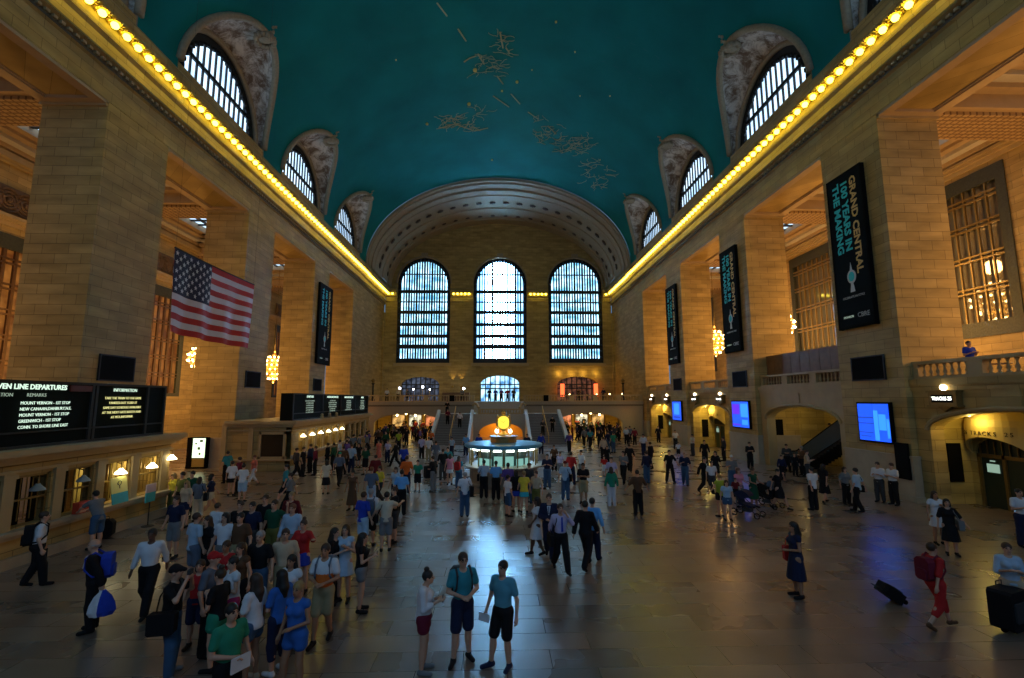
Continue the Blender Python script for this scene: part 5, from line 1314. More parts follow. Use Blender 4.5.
def person(x, y, heading, label, top=('black', .5), bottom=('trousers', 'navy'), leg='stand', arms=('down', 'down'), hair=('short', 'brown'), skin='light', fem=False, H=1.72, z=0., shoes='black', lean=0., group=None, hi=False, head=0., jacket=None):
    """heading in degrees: 0 faces away down the hall, 180 faces the camera, 90 faces left, -90 faces right"""
    global PEOPLE; PEOPLE += 1
    h = .0105 if hi == 2 else (.016 if hi else .026)
    r = root('person', (x, y, z), label, 'person', group)
    r.rotation_euler = (0, 0, math.radians(heading)); s = H/1.74; r.scale = (s, s, s)
    J = skeleton(leg, arms[0], arms[1], fem, lean, head); K = (leg, arms, fem, lean, h, head)
    def add(key, name, fn, mats, post=None):
        me = mesh_for(key, name, fn, len(mats), post); o = bpy.data.objects.new(name, me); COL.objects.link(o); o.parent = r; o['_w'] = (x, y, z)
        for i, m_ in enumerate(mats): o.material_slots[i].link = 'OBJECT'; o.material_slots[i].material = m_
        return o
    hc = J['head']
    def face(C):
        p = C-hc; mi = np.zeros(len(C))
        fr = p[:, 1] > .05
        for s_ in (-1, 1): mi[fr & (((p[:, 0]-s_*.032)/.016)**2+((p[:, 2]-.012)/.009)**2 < 1)] = 1
        for s_ in (-1, 1): mi[fr & (np.abs(p[:, 0]-s_*.032) < .02) & (np.abs(p[:, 2]-.036) < .006)] = 1
        mi[fr & (np.abs(p[:, 0]) < .024) & (np.abs(p[:, 2]+.052) < .008)] = 2
        return mi
    add(('body',)+K, 'body', lambda: body_field(J, h, fem, hi), [SKIN[skin], FACE_DARK, LIPS], face)
    hk, hcol = hair
    add(('hair', hk)+K, 'cap' if hk == 'cap' else 'hair', lambda: hair_f(J, min(h, .018), hk), [hairtex(hk, hcol)])
    tc, sl = top
    kind = bottom[0]
    if kind == 'dress':
        def f():
            F = torso_f(J, h, .016, fem, sl, .85); G = skirt_f(J, h, .98, bottom[2] if len(bottom) > 2 else .52, .15, .24)
            lo = np.minimum(F.lo, G.lo); hi_ = np.maximum(F.lo+F.n*h, G.lo+G.n*h); U = Field(lo, hi_, h)
            P = U.pts((slice(None),)*3)
            for Q in (F, G):
                ofs = np.round((Q.lo-U.lo)/h).astype(int); S = tuple(slice(o, o+n) for o, n in zip(ofs, Q.n)); S = tuple(slice(max(0, q.start), min(q.stop, U.n[i])) for i, q in enumerate(S))
                sub = Q.D[tuple(slice(0, q.stop-q.start) for q in S)]; U.D[S] = np.minimum(U.D[S], sub)
            return U
        add(('dress', sl, bottom[2:])+K, 'dress', f, [cloth(tc)])
    else:
        hem = {'tank': .90, }.get(None, .88 if kind != 'tucked' else .99)
        if jacket: hem = .78
        add(('top', sl, hem)+K, 'jacket' if jacket else ('blouse' if fem and sl > 1 else 'shirt'), lambda: torso_f(J, h, .030 if jacket else .018, fem, sl, hem), [cloth(tc)])
        if kind in ('trousers', 'tucked'): add(('leg', 1.93)+K, 'trousers', lambda: legs_f(J, h, .012, 1.93, loose=.012), [cloth(bottom[1])])
        elif kind == 'shorts': add(('leg', .85)+K, 'shorts', lambda: legs_f(J, h, .014, .86, loose=.018), [cloth(bottom[1])])
        elif kind == 'miniskirt' or kind == 'skirt': bot = .68 if kind == 'miniskirt' else .48; add(('skirt', bot)+K, 'skirt', lambda: skirt_f(J, h, 1.0, bot, .15, .215), [cloth(bottom[1])])
        elif kind == 'hotpants': add(('leg', .35)+K, 'shorts', lambda: legs_f(J, h, .014, .32, loose=.015), [cloth(bottom[1])])
        elif kind == 'capris': add(('leg', 1.45)+K, 'trousers', lambda: legs_f(J, h, .01, 1.45, loose=.006), [cloth(bottom[1])])
    for n in 'LR': add(('shoe', n)+K, 'shoe', lambda n=n: shoe_f(J, n, min(h, .016)), [cloth(shoes)])
    if jacket:                                                     # white shirt front and tie
        m = MB(); c0 = J['chest']+(0, .158, .06)
        m.prism([(c0[0]-.05,c0[1]-.03,c0[2]+.09),(c0[0]+.05,c0[1]-.03,c0[2]+.09),(c0[0]+.012,c0[1]+.015,c0[2]-.14),(c0[0]-.012,c0[1]+.015,c0[2]-.14)], (0,.012,0))
        o = m.build('shirt_front', cloth('white'), None); o.parent = r
        if jacket != 'open':
            m = MB(); m.prism([(c0[0]-.014,c0[1]+.0,c0[2]+.08),(c0[0]+.014,c0[1]+.0,c0[2]+.08),(c0[0]+.014,c0[1]+.03,c0[2]-.12),(c0[0]-.014,c0[1]+.03,c0[2]-.12)], (0,.008,0)); o = m.build('tie', cloth(jacket), None); o.parent = r
    r['_J'] = 0
    def W3(p): # local -> world
        a = math.radians(heading); return (x+s*(p[0]*math.cos(a)-p[1]*math.sin(a)), y+s*(p[0]*math.sin(a)+p[1]*math.cos(a)), z+s*p[2])
    del r['_J']
    return r, J, W3, s, heading
def spot(u, v, H=1.72, z=0., feet=False):
    """plan position of somebody whose crown (or feet) is measured at u, v in the photo"""
    return ground_at(u, v, z if feet else z+H*.995)
# ---- things people carry
def rooted(name, pos, rz, label, cat, group=None):
    r = root(name, pos, label, cat, group); r.rotation_euler = (0, 0, math.radians(rz)); r['_w'] = (0, 0, 0); return r
def rbox(m, cx, cy, cz, sx, sy, sz, b=.03):
    x0,x1,y0,y1,z0,z1 = cx-sx/2,cx+sx/2,cy-sy/2,cy+sy/2,cz-sz/2,cz+sz/2; b = min(b, sx/2.2, sz/2.2)
    pts = [(x0+b,y0,z0),(x1-b,y0,z0),(x1,y0,z0+b),(x1,y0,z1-b),(x1-b,y0,z1),(x0+b,y0,z1),(x0,y0,z1-b),(x0,y0,z0+b)]
    return m.prism(pts, (0, sy, 0))
def shoulder_bag(P, col, label, side=1, zc=.88, size=(.32,.12,.26), strap=True, name='shoulder_bag', cat='bag'):
    r_, J, W3, s, hd = P; sh = .17*side
    r = rooted(name, W3((0,0,0)), hd, label, cat); r.scale = (s,)*3
    m = MB(); bx = side*.27
    rbox(m, bx*0, 0, 0, size[0], size[1], size[2]); q = MB()
    q.v = [(bx+y*1., -.02+x, zc+z) for x, y, z in m.v]; q.f = m.f; q.m = m.m; q.build('bag_body', cloth(col), r)
    q = MB(); q.v = [(bx+y*1.04, -.02+x*1.02, zc+z*.5+size[2]*.27) for x, y, z in m.v]; q.f = m.f; q.m = m.m; q.build('flap', cloth(col), r)
    if strap: MB().tube([(bx,-.12,zc+size[2]/2),(side*.15,-.13,1.3),(side*.10,-.02,1.50),(side*.14,.12,1.33),(bx,.1,zc+size[2]/2)], .012, 5).build('strap', cloth(col), r)
    return r
def backpack(P, col, label):
    r_, J, W3, s, hd = P; r = rooted('backpack', W3((0,0,0)), hd, label, 'backpack'); r.scale = (s,)*3; dy = J['chest'][1]
    m = MB(); rbox(m, 0, dy-.21, 1.22, .32, .17, .46, .07); m.build('pack_body', cloth(col), r)
    m = MB(); rbox(m, 0, dy-.31, 1.12, .24, .05, .22, .04); m.build('front_pocket', cloth(col), r)
    for sx in (-1, 1): MB().tube([(sx*.11,dy-.13,1.42),(sx*.12,dy-.02,1.505),(sx*.125,dy+.125,1.40),(sx*.14,dy+.12,1.2),(sx*.16,dy-.02,1.06),(sx*.13,dy-.13,1.05)], .02, 5).build('strap', cloth(col), r)
    return r
def held(P, name, cat, label, hand, size, col, off=(0,0,0), glowm=None, parts=None):
    r_, J, W3, s, hd = P; w = J['wr'+hand]+(J['wr'+hand]-J['el'+hand])*.32+np.array(off)
    r = rooted(name, W3(tuple(w)), hd, label, cat); r.scale = (s,)*3
    m = MB(); rbox(m, 0, 0, 0, size[0], size[1], size[2], .008); m.build(parts[0] if parts else 'case', cloth(col), r)
    if parts and len(parts) > 1: m = MB(); rbox(m, 0, -size[1]*.55, 0, size[0]*.85, .004, size[2]*.85, .005); m.build(parts[1], glowm or cloth('darkgrey'), r)
    return r
def PP(u, v, hd, label, top, bottom, leg='stand', arms='dd', hair='short/brown', skin='light', fem=0, H=None, z=0., shoes='black', lean=0., hi=None, head=0., jacket=None, group=None):
    A = {'d':'down','f':'fwd','b':'back','p':'phone','c':'chest','t':'face','h':'hip','x':'cross','o':'point','y':'belly','u':'push','w':'wave','e':'out','l':'lean'}
    H = H or (1.64 if fem else 1.75)
    x, y = spot(u, v, H, z)
    t = top.split('/'); tc = t[0]; sl = float(t[1]) if len(t) > 1 else .5
    b = bottom.split('/'); bt = (b[0], b[1]) if len(b) > 1 else (b[0],)
    if b[0] == 'dress': bt = ('dress', tc) + ((float(b[1]),) if len(b) > 1 else ())
    hk, hc_ = hair.split('/')
    if hi is None: hi = 2 if v > 539 else (1 if v > 484 else 0)
    return person(x, y, hd, label, (tc, sl), bt, leg, (A[arms[0]], A[arms[1]]), (hk, hc_), skin, bool(fem), H, z, shoes, lean, group, hi, head, jacket)
# heading: 0 away, 180 towards the camera, 90 left, -90 right
# ---------------- foreground
a = PP(425,570,-90,'woman in white blouse and maroon shorts, hair in a bun, looking at her phone','white/1.5','hotpants/maroon',arms='pp',hair='bun/black',fem=1,shoes='grey',head=1)
held(a,'smartphone','phone','black phone in the hands of the woman with a bun','R',(.07,.012,.13),'black',parts=('case','screen'))
a = PP(463,553,-160,'man in teal tee and navy shorts with folded hands, centre front','teal/.6','shorts/navy',arms='yy',hair='short/brown',leg='relax',H=1.8)
backpack(a,'darkgrey','dark backpack worn by the man in teal tee')
b_ = MB(); hcc = a[1]['head']
b_.tube([(hcc[0]+.034+.024*math.cos(PI*k/6), hcc[1]+.098, hcc[2]+.012+.018*math.sin(PI*k/6)) for k in range(12)], .004, 4, closed=True); b_.tube([(hcc[0]-.034+.024*math.cos(PI*k/6), hcc[1]+.098, hcc[2]+.012+.018*math.sin(PI*k/6)) for k in range(12)], .004, 4, closed=True)
b_.tube([(hcc[0]+.058,hcc[1]+.09,hcc[2]+.015),(hcc[0]+.082,hcc[1]-.01,hcc[2]+.02)], .004, 4); b_.tube([(hcc[0]-.058,hcc[1]+.09,hcc[2]+.015),(hcc[0]-.082,hcc[1]-.01,hcc[2]+.02)], .004, 4)
r = rooted('glasses', a[2]((0,0,0)), a[4], 'dark framed glasses on the man in teal tee', 'glasses'); r.scale = (a[3],)*3; b_.build('frame', BLACK, r)
a = PP(503,561,145,'young man in light blue tee and black shorts holding a folded paper','aqua/.6','shorts/black',arms='dd',hair='short/black',leg='relax',H=1.74,shoes='navy')
held(a,'folded_leaflet','paper','white and red leaflet held by the young man in light blue tee','R',(.22,.02,.14),'white',(.0,.04,-.04),cloth('coral'),('sheet','printed_side'))
PP(537,497,100,'woman in white and black dress with long black hair walking left','white','dress/.5',leg='step',arms='fb',hair='long/black',skin='dark',fem=1,H=1.66)
PP(549,494,170,'man in navy suit and dark tie walking beside the woman in white dress','navy/1.9','trousers/navy',leg='walk',arms='dy',hair='short/brown',jacket='slate',H=1.8)
a = PP(560,504,-170,'man in lilac shirt and blue tie with one hand at his face','lilac/1.5','tucked/black',leg='walk',arms='tb',hair='short/brown',H=1.74)
shoulder_bag(a,'black','black briefcase bag carried by the man in lilac shirt',1,.82,(.38,.1,.28))
m = MB(); J = a[1]; m.prism([(-.02,J['chest'][1]+.15,1.42),(.02,J['chest'][1]+.15,1.42),(.03,J['chest'][1]+.165,1.05),(-.03,J['chest'][1]+.165,1.05)], (0,.008,0)); m.build('tie', cloth('royal')).parent = a[0]
a = PP(585,501,-35,'man in black suit striding away to the right','black/1.9','trousers/black',leg='walk',arms='bf',hair='short/black',H=1.78,jacket='open')
PP(592,498,-30,'person in sky blue shirt half hidden beyond the striding black suit','skyblue/1.4','trousers/navy',leg='step',hair='short/black')
a = PP(793,522,85,'woman in navy sleeveless dress standing alone right of centre, facing left','navy/.2','dress/.42',arms='yd',hair='long/black',fem=1,skin='tan',H=1.68)
shoulder_bag(a,'red','bright red handbag on the arm of the woman in navy dress',1,.93,(.34,.12,.34),True,'handbag')
a = PP(931,543,-85,'woman in red patterned top and red capris pulling a black case','red/1.0','capris/red',leg='walk',arms='fb',hair='short/brown',fem=1,shoes='brown')
backpack(a,'maroon','dark red backpack on the woman in red')
def suitcase(u, v, z, w, hgt, d, rz, tilt, label, handle=(0,0,.4), leg=True):
    x, y = ground_at(u, v); r = rooted('rolling_suitcase', (x, y, .04 if not tilt else .05), rz, label, 'suitcase'); r.rotation_euler = (tilt, 0, math.radians(rz))
    m = MB(); rbox(m, 0, 0, hgt/2+.05, w, d, hgt, .05); m.build('shell', cloth('black'), r); m = MB(); rbox(m, 0, -d/2-.01, hgt*.55, w*.8, .04, hgt*.5, .03); m.build('front_pocket', cloth('darkgrey'), r)
    for sx in (-1, 1):
        q = MB(); q.prism([(sx*w*.4-.02, .05*math.cos(PI*k/5), .04+.045*math.sin(PI*k/5)) for k in range(10)], (.04,0,0)); q.build('wheel', BLACK, r)
    m = MB(); m.tube([(-.1,d*.3,hgt),(-.1,d*.3,hgt+handle[2]*.4),(.1,d*.3,hgt+handle[2]*.4),(.1,d*.3,hgt)], .012, 5); m.build('pull_handle', cloth('darkgrey'), r)
    return r
suitcase(902,603,0,.36,.5,.22,88,-.95,'small black rolling case trailing behind the woman in red')
a = PP(1006,543,150,'woman in light blue blouse beside a big black case at the right edge','lightblue/1.0','trousers/beige',arms='pp',hair='short/brown',fem=1,H=1.62)
suitcase(1012,632,0,.62,.72,.38,20,0,'big upright black suitcase at the right edge of the hall floor')
PP(934,491,170,'woman in short white dress in the pair near the right track gate','white/.3','dress/.6',arms='cd',hair='long/brown',fem=1,skin='tan')
a = PP(946,499,150,'woman in black dress with a grey bag, beside the white dress','black/.8','dress/.45',arms='ed',hair='bob/black',fem=1,H=1.6)
shoulder_bag(a,'grey','large grey shoulder bag of the woman in black dress near the right gate',-1,.95,(.4,.14,.3))
PP(1018,489,170,'person in white tee and dark trousers at the right edge before the gate','white/.6','trousers/navy',arms='dp',hair='short/black')
PP(877,462,120,'person in white shirt and dark trousers leaning under the nearest screen, left of the pair','white/1.2','trousers/darkgrey',arms='pp')
PP(891,463,100,'person in white tee and black trousers under the nearest screen, right of the pair','white/.6','trousers/black',arms='pp',H=1.78)
a = PP(855,468,30,'man in light teal shirt seen from behind below the nearest blue screen','lightblue/.7','trousers/black',leg='step',arms='db',hair='short/black')
shoulder_bag(a,'black','black bag at the hip of the man in light teal shirt',1,.9)
a = PP(822,464,-60,'woman in knee length black dress stepping right near the escalator','black/.6','dress/.45',leg='walk',arms='fb',hair='bob/black',fem=1,H=1.7)
PP(811,467,10,'man in white shirt and black trousers left of the stepping woman in black','white/.6','trousers/black',arms='bp',hair='short/black')
PP(786,444,150,'dark dressed person standing by the arch pillar near the escalator','darkgrey/1.5','trousers/black',arms='xx')
PP(794,453,170,'child in black sweater among those waiting at the escalator','black/1.5','trousers/black',H=1.35)
PP(801,446,100,'person in brown jacket with bowed head waiting at the escalator arch','brown/1.8','trousers/black',arms='pd',hair='short/grey')
PP(806,450,-120,'person in beige jacket waiting at the escalator arch','beige/1.8','trousers/darkgrey',arms='dp')
PP(781,455,180,'short person in navy coat at the left foot of the escalator arch','navy/1.8','trousers/black',H=1.4)
PP(844,467,180,'person in grey top partly hidden right of the escalator foot','grey/.8','trousers/black',H=1.6,fem=1,hair='bob/brown')
x_, y_ = 20.8, 28.5
person(x_, y_, 180, 'person in pale shirt riding high on the escalator', ('lightblue', .8), ('trousers', 'black'), 'stand', ('phone','down'), ('short','black'), 'light', False, 1.7, 1.95)
person(20.8, 29.8, 180, 'person in slate top halfway up the escalator', ('slate', .8), ('trousers', 'black'), 'stand', ('down','belly'), ('short','brown'), 'light', False, 1.7, 1.32)
# ---------------- centre right
PP(719,474,10,'woman in yellow-green vest and black shorts, blonde, seen from behind','lime/.2','hotpants/black',arms='ed',hair='short/fair',fem=1,leg='stand')
PP(726,480,170,'girl in pale blue top beside the woman in yellow-green','lightblue/.4','hotpants/denim',fem=1,H=1.5,hair='long/brown')
PP(704,457,-150,'man in dark suit walking, left of the strollers','black/1.9','trousers/black',leg='walk',arms='db',hair='short/black',jacket='darkred')
PP(711,461,180,'person in white top following the man in dark suit','white/.6','shorts/darkgrey',leg='walk',H=1.6,hair='short/black')
PP(715,451,160,'woman in long black outfit behind the white topped walker','black/1.0','trousers/black',fem=1,leg='walk',hair='bob/black')
PP(731,455,150,'man in white cap and striped grey shirt above the strollers','grey/.8','trousers/denim',hair='cap/cap_white',leg='step',arms='fp')
PP(738,468,-170,'woman in pinkish white top pushing the nearer stroller','pink/.4','trousers/grey',fem=1,arms='uu',hair='bob/red')
PP(752,468,-170,'woman with bare shoulders in dark dress between the two strollers','darkgreen/.1','dress/.4',fem=1,arms='uu',hair='bun/brown',skin='tan')
PP(777,469,-150,'woman in black with raised hand right of the farther stroller','black/.6','dress/.5',fem=1,leg='walk',arms='tb',hair='short/black')
PP(771,476,-170,'child in blue check top beside the farther stroller','slate/.8','shorts/black',H=1.3)
PP(735,478,180,'small child in red riding upright on the nearer stroller','darkred/.7','shorts/black',H=1.0,z=.42)
def stroller(u, v, rz, col, label):
    x, y = ground_at(u, v); r = rooted('stroller', (x, y, 0), rz, label, 'stroller', None)
    for sx in (-1, 1):
        m = MB(); m.tube([(sx*.25,-.55,1.02),(sx*.25,-.2,.62),(sx*.25,.45,.12)], .015, 6); m.tube([(sx*.25,.05,.5),(sx*.25,-.42,.13)], .015, 6); m.build('frame', DARKM, r)
        for yy, rr in ((-.42,.13),(.45,.1)):
            m = MB(); m.tube([(sx*.28, yy+rr*math.cos(2*PI*k/14), rr+.01+rr*math.sin(2*PI*k/14)) for k in range(14)], .022, 6, closed=True)
            m.tube([(sx*.28, yy-rr, rr+.01),(sx*.28, yy+rr, rr+.01)], .008, 4); m.build('wheel', BLACK, r)
    MB().tube([(-.25,-.55,1.02),(.25,-.55,1.02)], .02, 6).build('handlebar', BLACK, r)
    m = MB(); m.prism([(-.22,-.22,.42),(-.22,.22,.36),(-.22,.26,.42),(-.22,-.15,.5),(-.22,-.34,.9),(-.22,-.4,.88)], (.44,0,0)); m.build('seat', cloth(col), r)
    m = MB()
    for k in range(7):
        a0, a1 = PI*.25+.5*PI*k/7*1.2, PI*.25+.5*PI*(k+1)/7*1.2
        m.quad((-.24,-.12-.34*math.cos(a0)*-1*-1,.62+.36*math.sin(a0)),(.24,-.12-.34*math.cos(a0)*-1*-1,.62+.36*math.sin(a0)),(.24,-.12-.34*math.cos(a1)*-1*-1,.62+.36*math.sin(a1)),(-.24,-.12-.34*math.cos(a1)*-1*-1,.62+.36*math.sin(a1)))
    for sx in (-1, 1): m.add([(sx*.24,-.12,.62)]+[(sx*.24,-.12-.34*math.cos(PI*.25+.6*PI*k/7)*1,.62+.36*math.sin(PI*.25+.6*PI*k/7)) for k in range(8)], [tuple(range(9))])
    m.build('canopy', cloth(col), r)
    m = MB(); rbox(m, 0, .0, .24, .36, .3, .12, .03); m.build('basket', cloth('darkgrey'), r)
    return r
stroller(748,516,-140,'navy','nearer stroller with blue hood pushed by the woman in pinkish white')
stroller(768,507,-150,'black','farther black stroller right of the blue hooded one')
PP(749,442,175,'person in dark clothes leaning below the second blue screen','black/1.2','trousers/black',arms='xx')
PP(669,450,175,'man in black shirt striding towards the camera, left of two in the open','black/.9','trousers/black',leg='wide',arms='ed',hair='short/black')
PP(684,452,160,'grey haired man in navy shirt and jeans walking, right of two','navy/.9','trousers/denim',leg='walk',arms='dp',hair='bald/grey')
PP(646,451,20,'person in navy top and jeans walking away near the right archway','navy/1.5','trousers/denim',arms='de',leg='stand')
PP(650,442,40,'person in black behind the navy top and jeans','black/1.5','trousers/black',leg='step')
PP(643,434,170,'man in white shirt crossing in front of the right balcony corner','white/1.0','trousers/navy',leg='step')
PP(675,430,180,'person in white tee pushing a small dark pram near the third right screen','white/.6','trousers/black',arms='uu')
PP(678,442,180,'child in white tee below the third right screen','white/.6','shorts/black',H=1.25)
PP(692,434,100,'person in cream top and dark trousers before the yellow gate','cream/.8','trousers/darkgrey',arms='pd')
PP(704,440,170,'person in dark suit before the yellow gate left of the second screen','black/1.8','trousers/black')
PP(723,437,90,'dark figure at the doorway beside the second right screen','darkgrey/1.8','trousers/black')
PP(658,426,180,'dark figure standing inside the farthest yellow gate','black/1.5','trousers/black')
PP(637,470,-5,'man in dark brown shirt and black trousers walking away, centre right','brown/.9','trousers/black',leg='stand',arms='ee',hair='short/black',H=1.76)
PP(611,467,0,'woman in teal green jacket and white trousers walking away','green/1.8','trousers/white',fem=1,hair='bob/brown',H=1.68,shoes='beige')
PP(611,457,170,'person in lilac shirt behind the teal green jacket','lilac/.8','trousers/navy',H=1.7)
PP(583,463,165,'man in black tee and khaki shorts with crossed arms','black/.6','shorts/khaki',arms='xx',hair='short/black',skin='tan')
a = PP(565,461,-20,'man in pale blue shirt and jeans with cap, seen from behind right of the booth','lightblue/.7','trousers/denim',hair='cap/cap_darkred')
shoulder_bag(a,'black','dark sling bag on the man in pale blue shirt right of the booth',1,1.0,(.26,.1,.3))
PP(571,452,-30,'person in bright red top right of the booth','red/.9','trousers/navy',hair='short/black',leg='step')
PP(581,450,120,'person in white tee walking left, above the black tee and khaki shorts','white/.6','trousers/grey',leg='walk',hair='short/black')
PP(547,454,170,'person in navy top and jeans just right of the booth counter','navy/.8','trousers/denim',arms='pp')
PP(554,445,180,'person in brown striped top right of the booth roof','brown/.8','trousers/black',fem=1)
PP(560,452,160,'short person in lilac top and pale shorts right of the booth','lilac/.5','shorts/grey',H=1.5,fem=1)
PP(623,451,150,'person in grey-white top and black trousers walking right of the teal jacket','grey/.8','trousers/black',leg='walk',arms='pb',hair='short/black')
PP(629,444,-20,'person in black walking away beyond the grey-white top','black/1.5','trousers/black',leg='walk')
PP(626,427,180,'person in pale shirt at the right column of the archway','lightblue/.8','trousers/black')
PP(613,432,20,'person in bright green top and jeans below the right archway','green/.6','trousers/denim')
PP(608,431,10,'person in navy jacket left of the bright green top','navy/1.8','trousers/denim')
PP(604,456,170,'child in red crouched beside the lilac shirt','red/.8','shorts/white',H=1.2)
PP(607,446,170,'short dark figure with a bag under the bright green top','black/1.5','trousers/black',H=1.3)
# ---------------- booth front
a = PP(484,460,5,'man in pale blue uniform shirt and black trousers at the booth, left of the pair','lightblue/.7','tucked/black',hair='short/black',arms='yy')
shoulder_bag(a,'black','black bag hanging on the left officer at the booth',-1,.95,(.26,.1,.3))
PP(496,461,0,'man in sky blue shirt and black trousers at the booth, right of the pair','skyblue/.7','tucked/black',hair='short/black',arms='yy')
PP(508,463,10,'person in purple shirt at the booth counter','purple/.8','trousers/black',hair='short/black')
PP(508,475,-60,'boy in white tee and blue patterned shorts before the booth','white/.6','shorts/denim',H=1.6,hair='short/black')
PP(516,470,10,'woman in black top and royal blue skirt before the booth','black/.6','miniskirt/royal',fem=1,hair='bob/black',H=1.68)
PP(524,471,0,'blonde woman in yellow top and cyan skirt before the booth','yellow/.4','miniskirt/cyan',fem=1,hair='short/fair',H=1.66)
a = PP(529,463,-40,'man in grey tee and jeans with a bag right of the yellow top','darkgrey/.6','trousers/denim',hair='cap/cap_brown')
shoulder_bag(a,'black','black bag on the man right of the yellow top',-1,1.0)
PP(536,471,150,'person in beige top and shorts at the right end of the booth group','beige/.6','shorts/olive',hair='short/brown',H=1.65)
a = PP(465,472,10,'man in white tee and blue jeans left of the booth, seen from behind','white/.6','trousers/denim',hair='short/grey',H=1.72)
shoulder_bag(a,'black','large black shoulder bag on the man in white tee and jeans',1,.98,(.34,.14,.4))
PP(450,454,10,'woman in pink vest and short white skirt left of the booth','pink/.1','miniskirt/white',fem=1,hair='bob/black')
a = PP(459,456,-20,'woman in teal top and jeans with a red pack left of the booth','teal/.6','trousers/denim',fem=1,hair='long/brown')
backpack(a,'red','bright red backpack left of the booth')
a = PP(434,456,60,'man in dark top and grey trousers leaning, left of the booth','black/.8','trousers/grey',arms='yd',lean=.05)
x_, y_ = ground_at(428,478); r = rooted('rolling_suitcase', (x_,y_,0), 30, 'dark luggage beside the man in grey trousers', 'suitcase'); m = MB(); rbox(m,0,0,.352,.45,.3,.7,.05); m.build('shell', cloth('black'), r); MB().tube([(-.1,.1,.75),(-.1,.1,1.0),(.1,.1,1.0),(.1,.1,.75)], .012, 5).build('pull_handle', DARKM, r)
PP(443,449,20,'person in black top wheeling a dark bag left of the booth','black/1.0','trousers/darkgrey')
PP(448,447,170,'person in teal tee left of the booth roof','teal/.6','trousers/navy')
PP(436,441,0,'person in slate blue shirt at the left stair foot','slate/1.0','trousers/grey')
PP(429,437,10,'person in white shirt at the foot of the left stair','white/.8','trousers/khaki')
PP(422,436,0,'person in lilac shirt left of the white shirt at the stair foot','lilac/.8','trousers/black')
PP(452,437,150,'person in pale blue top on the floor below the left flight','lightblue/.6','trousers/navy',H=1.6)
PP(466,434,160,'person in sky blue shirt left of the booth roof edge','skyblue/.7','trousers/navy')
PP(479,434,180,'person in blue shirt just behind the booth, left of the clock','royal/.8','trousers/black')
PP(527,434,170,'dark figure behind the booth, right of the clock','navy/1.5','trousers/black')
PP(541,433,180,'person in deep blue jacket right of the clock at the inner stair rail','royal/1.8','trousers/navy')
for (x_, f_, lab, tc) in [(-6.0,.93,'person in black near the top of the left stair flight','black'),(-5.7,.62,'person in maroon and black halfway down the left stair flight','maroon'),(-4.3,.5,'person in white tee on the inner side of the left stair flight','white'),(4.6,.22,'person in dark coat low on the right stair flight','darkgrey'),(5.7,.33,'person in black on the outer side of the right stair flight','black')]:
    k_ = int(f_*19); person(x_, 49+7*(k_+.5)/19, 180, lab, (tc, 1.0), ('trousers','black'), 'stand', ('down','belly'), ('short','black'), 'light', False, 1.7, 2.9*(k_+1)/19)
# ---------------- far passages
for (u, v, lab, tc, sl, bt, kw) in [
 (405,419,'dark clothed person deepest in the left passage','black',1.5,'trousers/black',{}),(414,418,'tall person in black coat under the left passage lamps','black',1.9,'trousers/black',{'H':1.85}),
 (423,421,'person in maroon jacket in the left passage near the stair','maroon',1.8,'trousers/black',{}),(407,427,'person in pale blue tee in the middle of the left archway','lightblue',.6,'trousers/black',{}),
 (399,431,'person in yellow-green top in the left archway','lime',.6,'trousers/black',{}),(386,431,'person in dark green jacket at the left side of the left archway','darkgreen',1.8,'trousers/black',{}),
 (380,429,'person in brown coat at the left jamb of the left archway','brown',1.8,'trousers/black',{}),(420,427,'person in dark red top right in the left archway','darkred',1.0,'trousers/black',{}),
 (431,430,'person in orange-brown top beside the left outer stair parapet','orange',1.0,'trousers/black',{}),(393,424,'person in olive jacket in the left passage','olive',1.8,'trousers/black',{}),
 (584,417,'tall dark figure in the middle of the right passage','black',1.9,'trousers/black',{'H':1.9}),(577,419,'person in red jacket in the right passage by the stair','red',1.8,'trousers/black',{}),
 (591,420,'person in grey hood in the right passage','grey',1.8,'trousers/black',{}),(597,420,'person in dark red coat in the right passage','darkred',1.8,'trousers/black',{}),
 (584,428,'person in grey shirt standing in the right archway','grey',.8,'trousers/black',{}),(590,429,'person in teal top standing in the right archway','teal',.8,'trousers/black',{}),
 (599,430,'person in black at the right of the right archway','black',1.5,'trousers/black',{}),(569,432,'person in purple jacket beside the right outer stair parapet','purple',1.8,'trousers/black',{}),
 (619,424,'person in brown jacket near the right archway column','brown',1.8,'trousers/black',{}),
 (603,437,'person in beige coat in front of the right archway column','beige',1.8,'trousers/black',{})]:
    PP(u, v, 180 if (u+v) % 2 else 10, lab, '%s/%s' % (tc, sl), bt, leg='step' if u % 3 else 'stand', **kw)
# ---------------- centre left
PP(353,470,175,'woman in sleeveless brown dress walking by herself, centre left','brown/.1','dress/.25',fem=1,hair='bun/black',skin='tan',leg='stand')
PP(372,467,5,'man in slate blue tee and pale trousers seen from behind','slate/.7','trousers/lightblue',hair='short/red')
PP(376,455,10,'person in dark red sweater above the slate blue tee','darkred/1.5','trousers/black')
PP(380,466,150,'person in yellow top with a dark bag stepping right','yellow/.7','trousers/darkgrey',fem=1,leg='walk')
PP(407,456,5,'man in orange shirt and navy trousers seen from behind','orange/.8','trousers/navy',hair='short/brown',H=1.8)
PP(402,470,0,'man in bright sky blue shirt and black trousers in front of the orange shirt','skyblue/.7','tucked/black',hair='short/black',H=1.76)
PP(396,467,170,'woman in white and blue striped top left of the sky blue shirt','lightblue/.5','capris/navy',fem=1,hair='bob/brown')
PP(418,460,180,'boy in green tee and dark shorts in the bright gap','green/.6','shorts/black',H=1.55,hair='short/black')
PP(396,441,80,'tall man in black striding left before the left archway','black/1.8','trousers/black',leg='walk',arms='fb')
PP(404,445,0,'person in royal blue shirt above the orange shirt','royal/.8','trousers/navy')
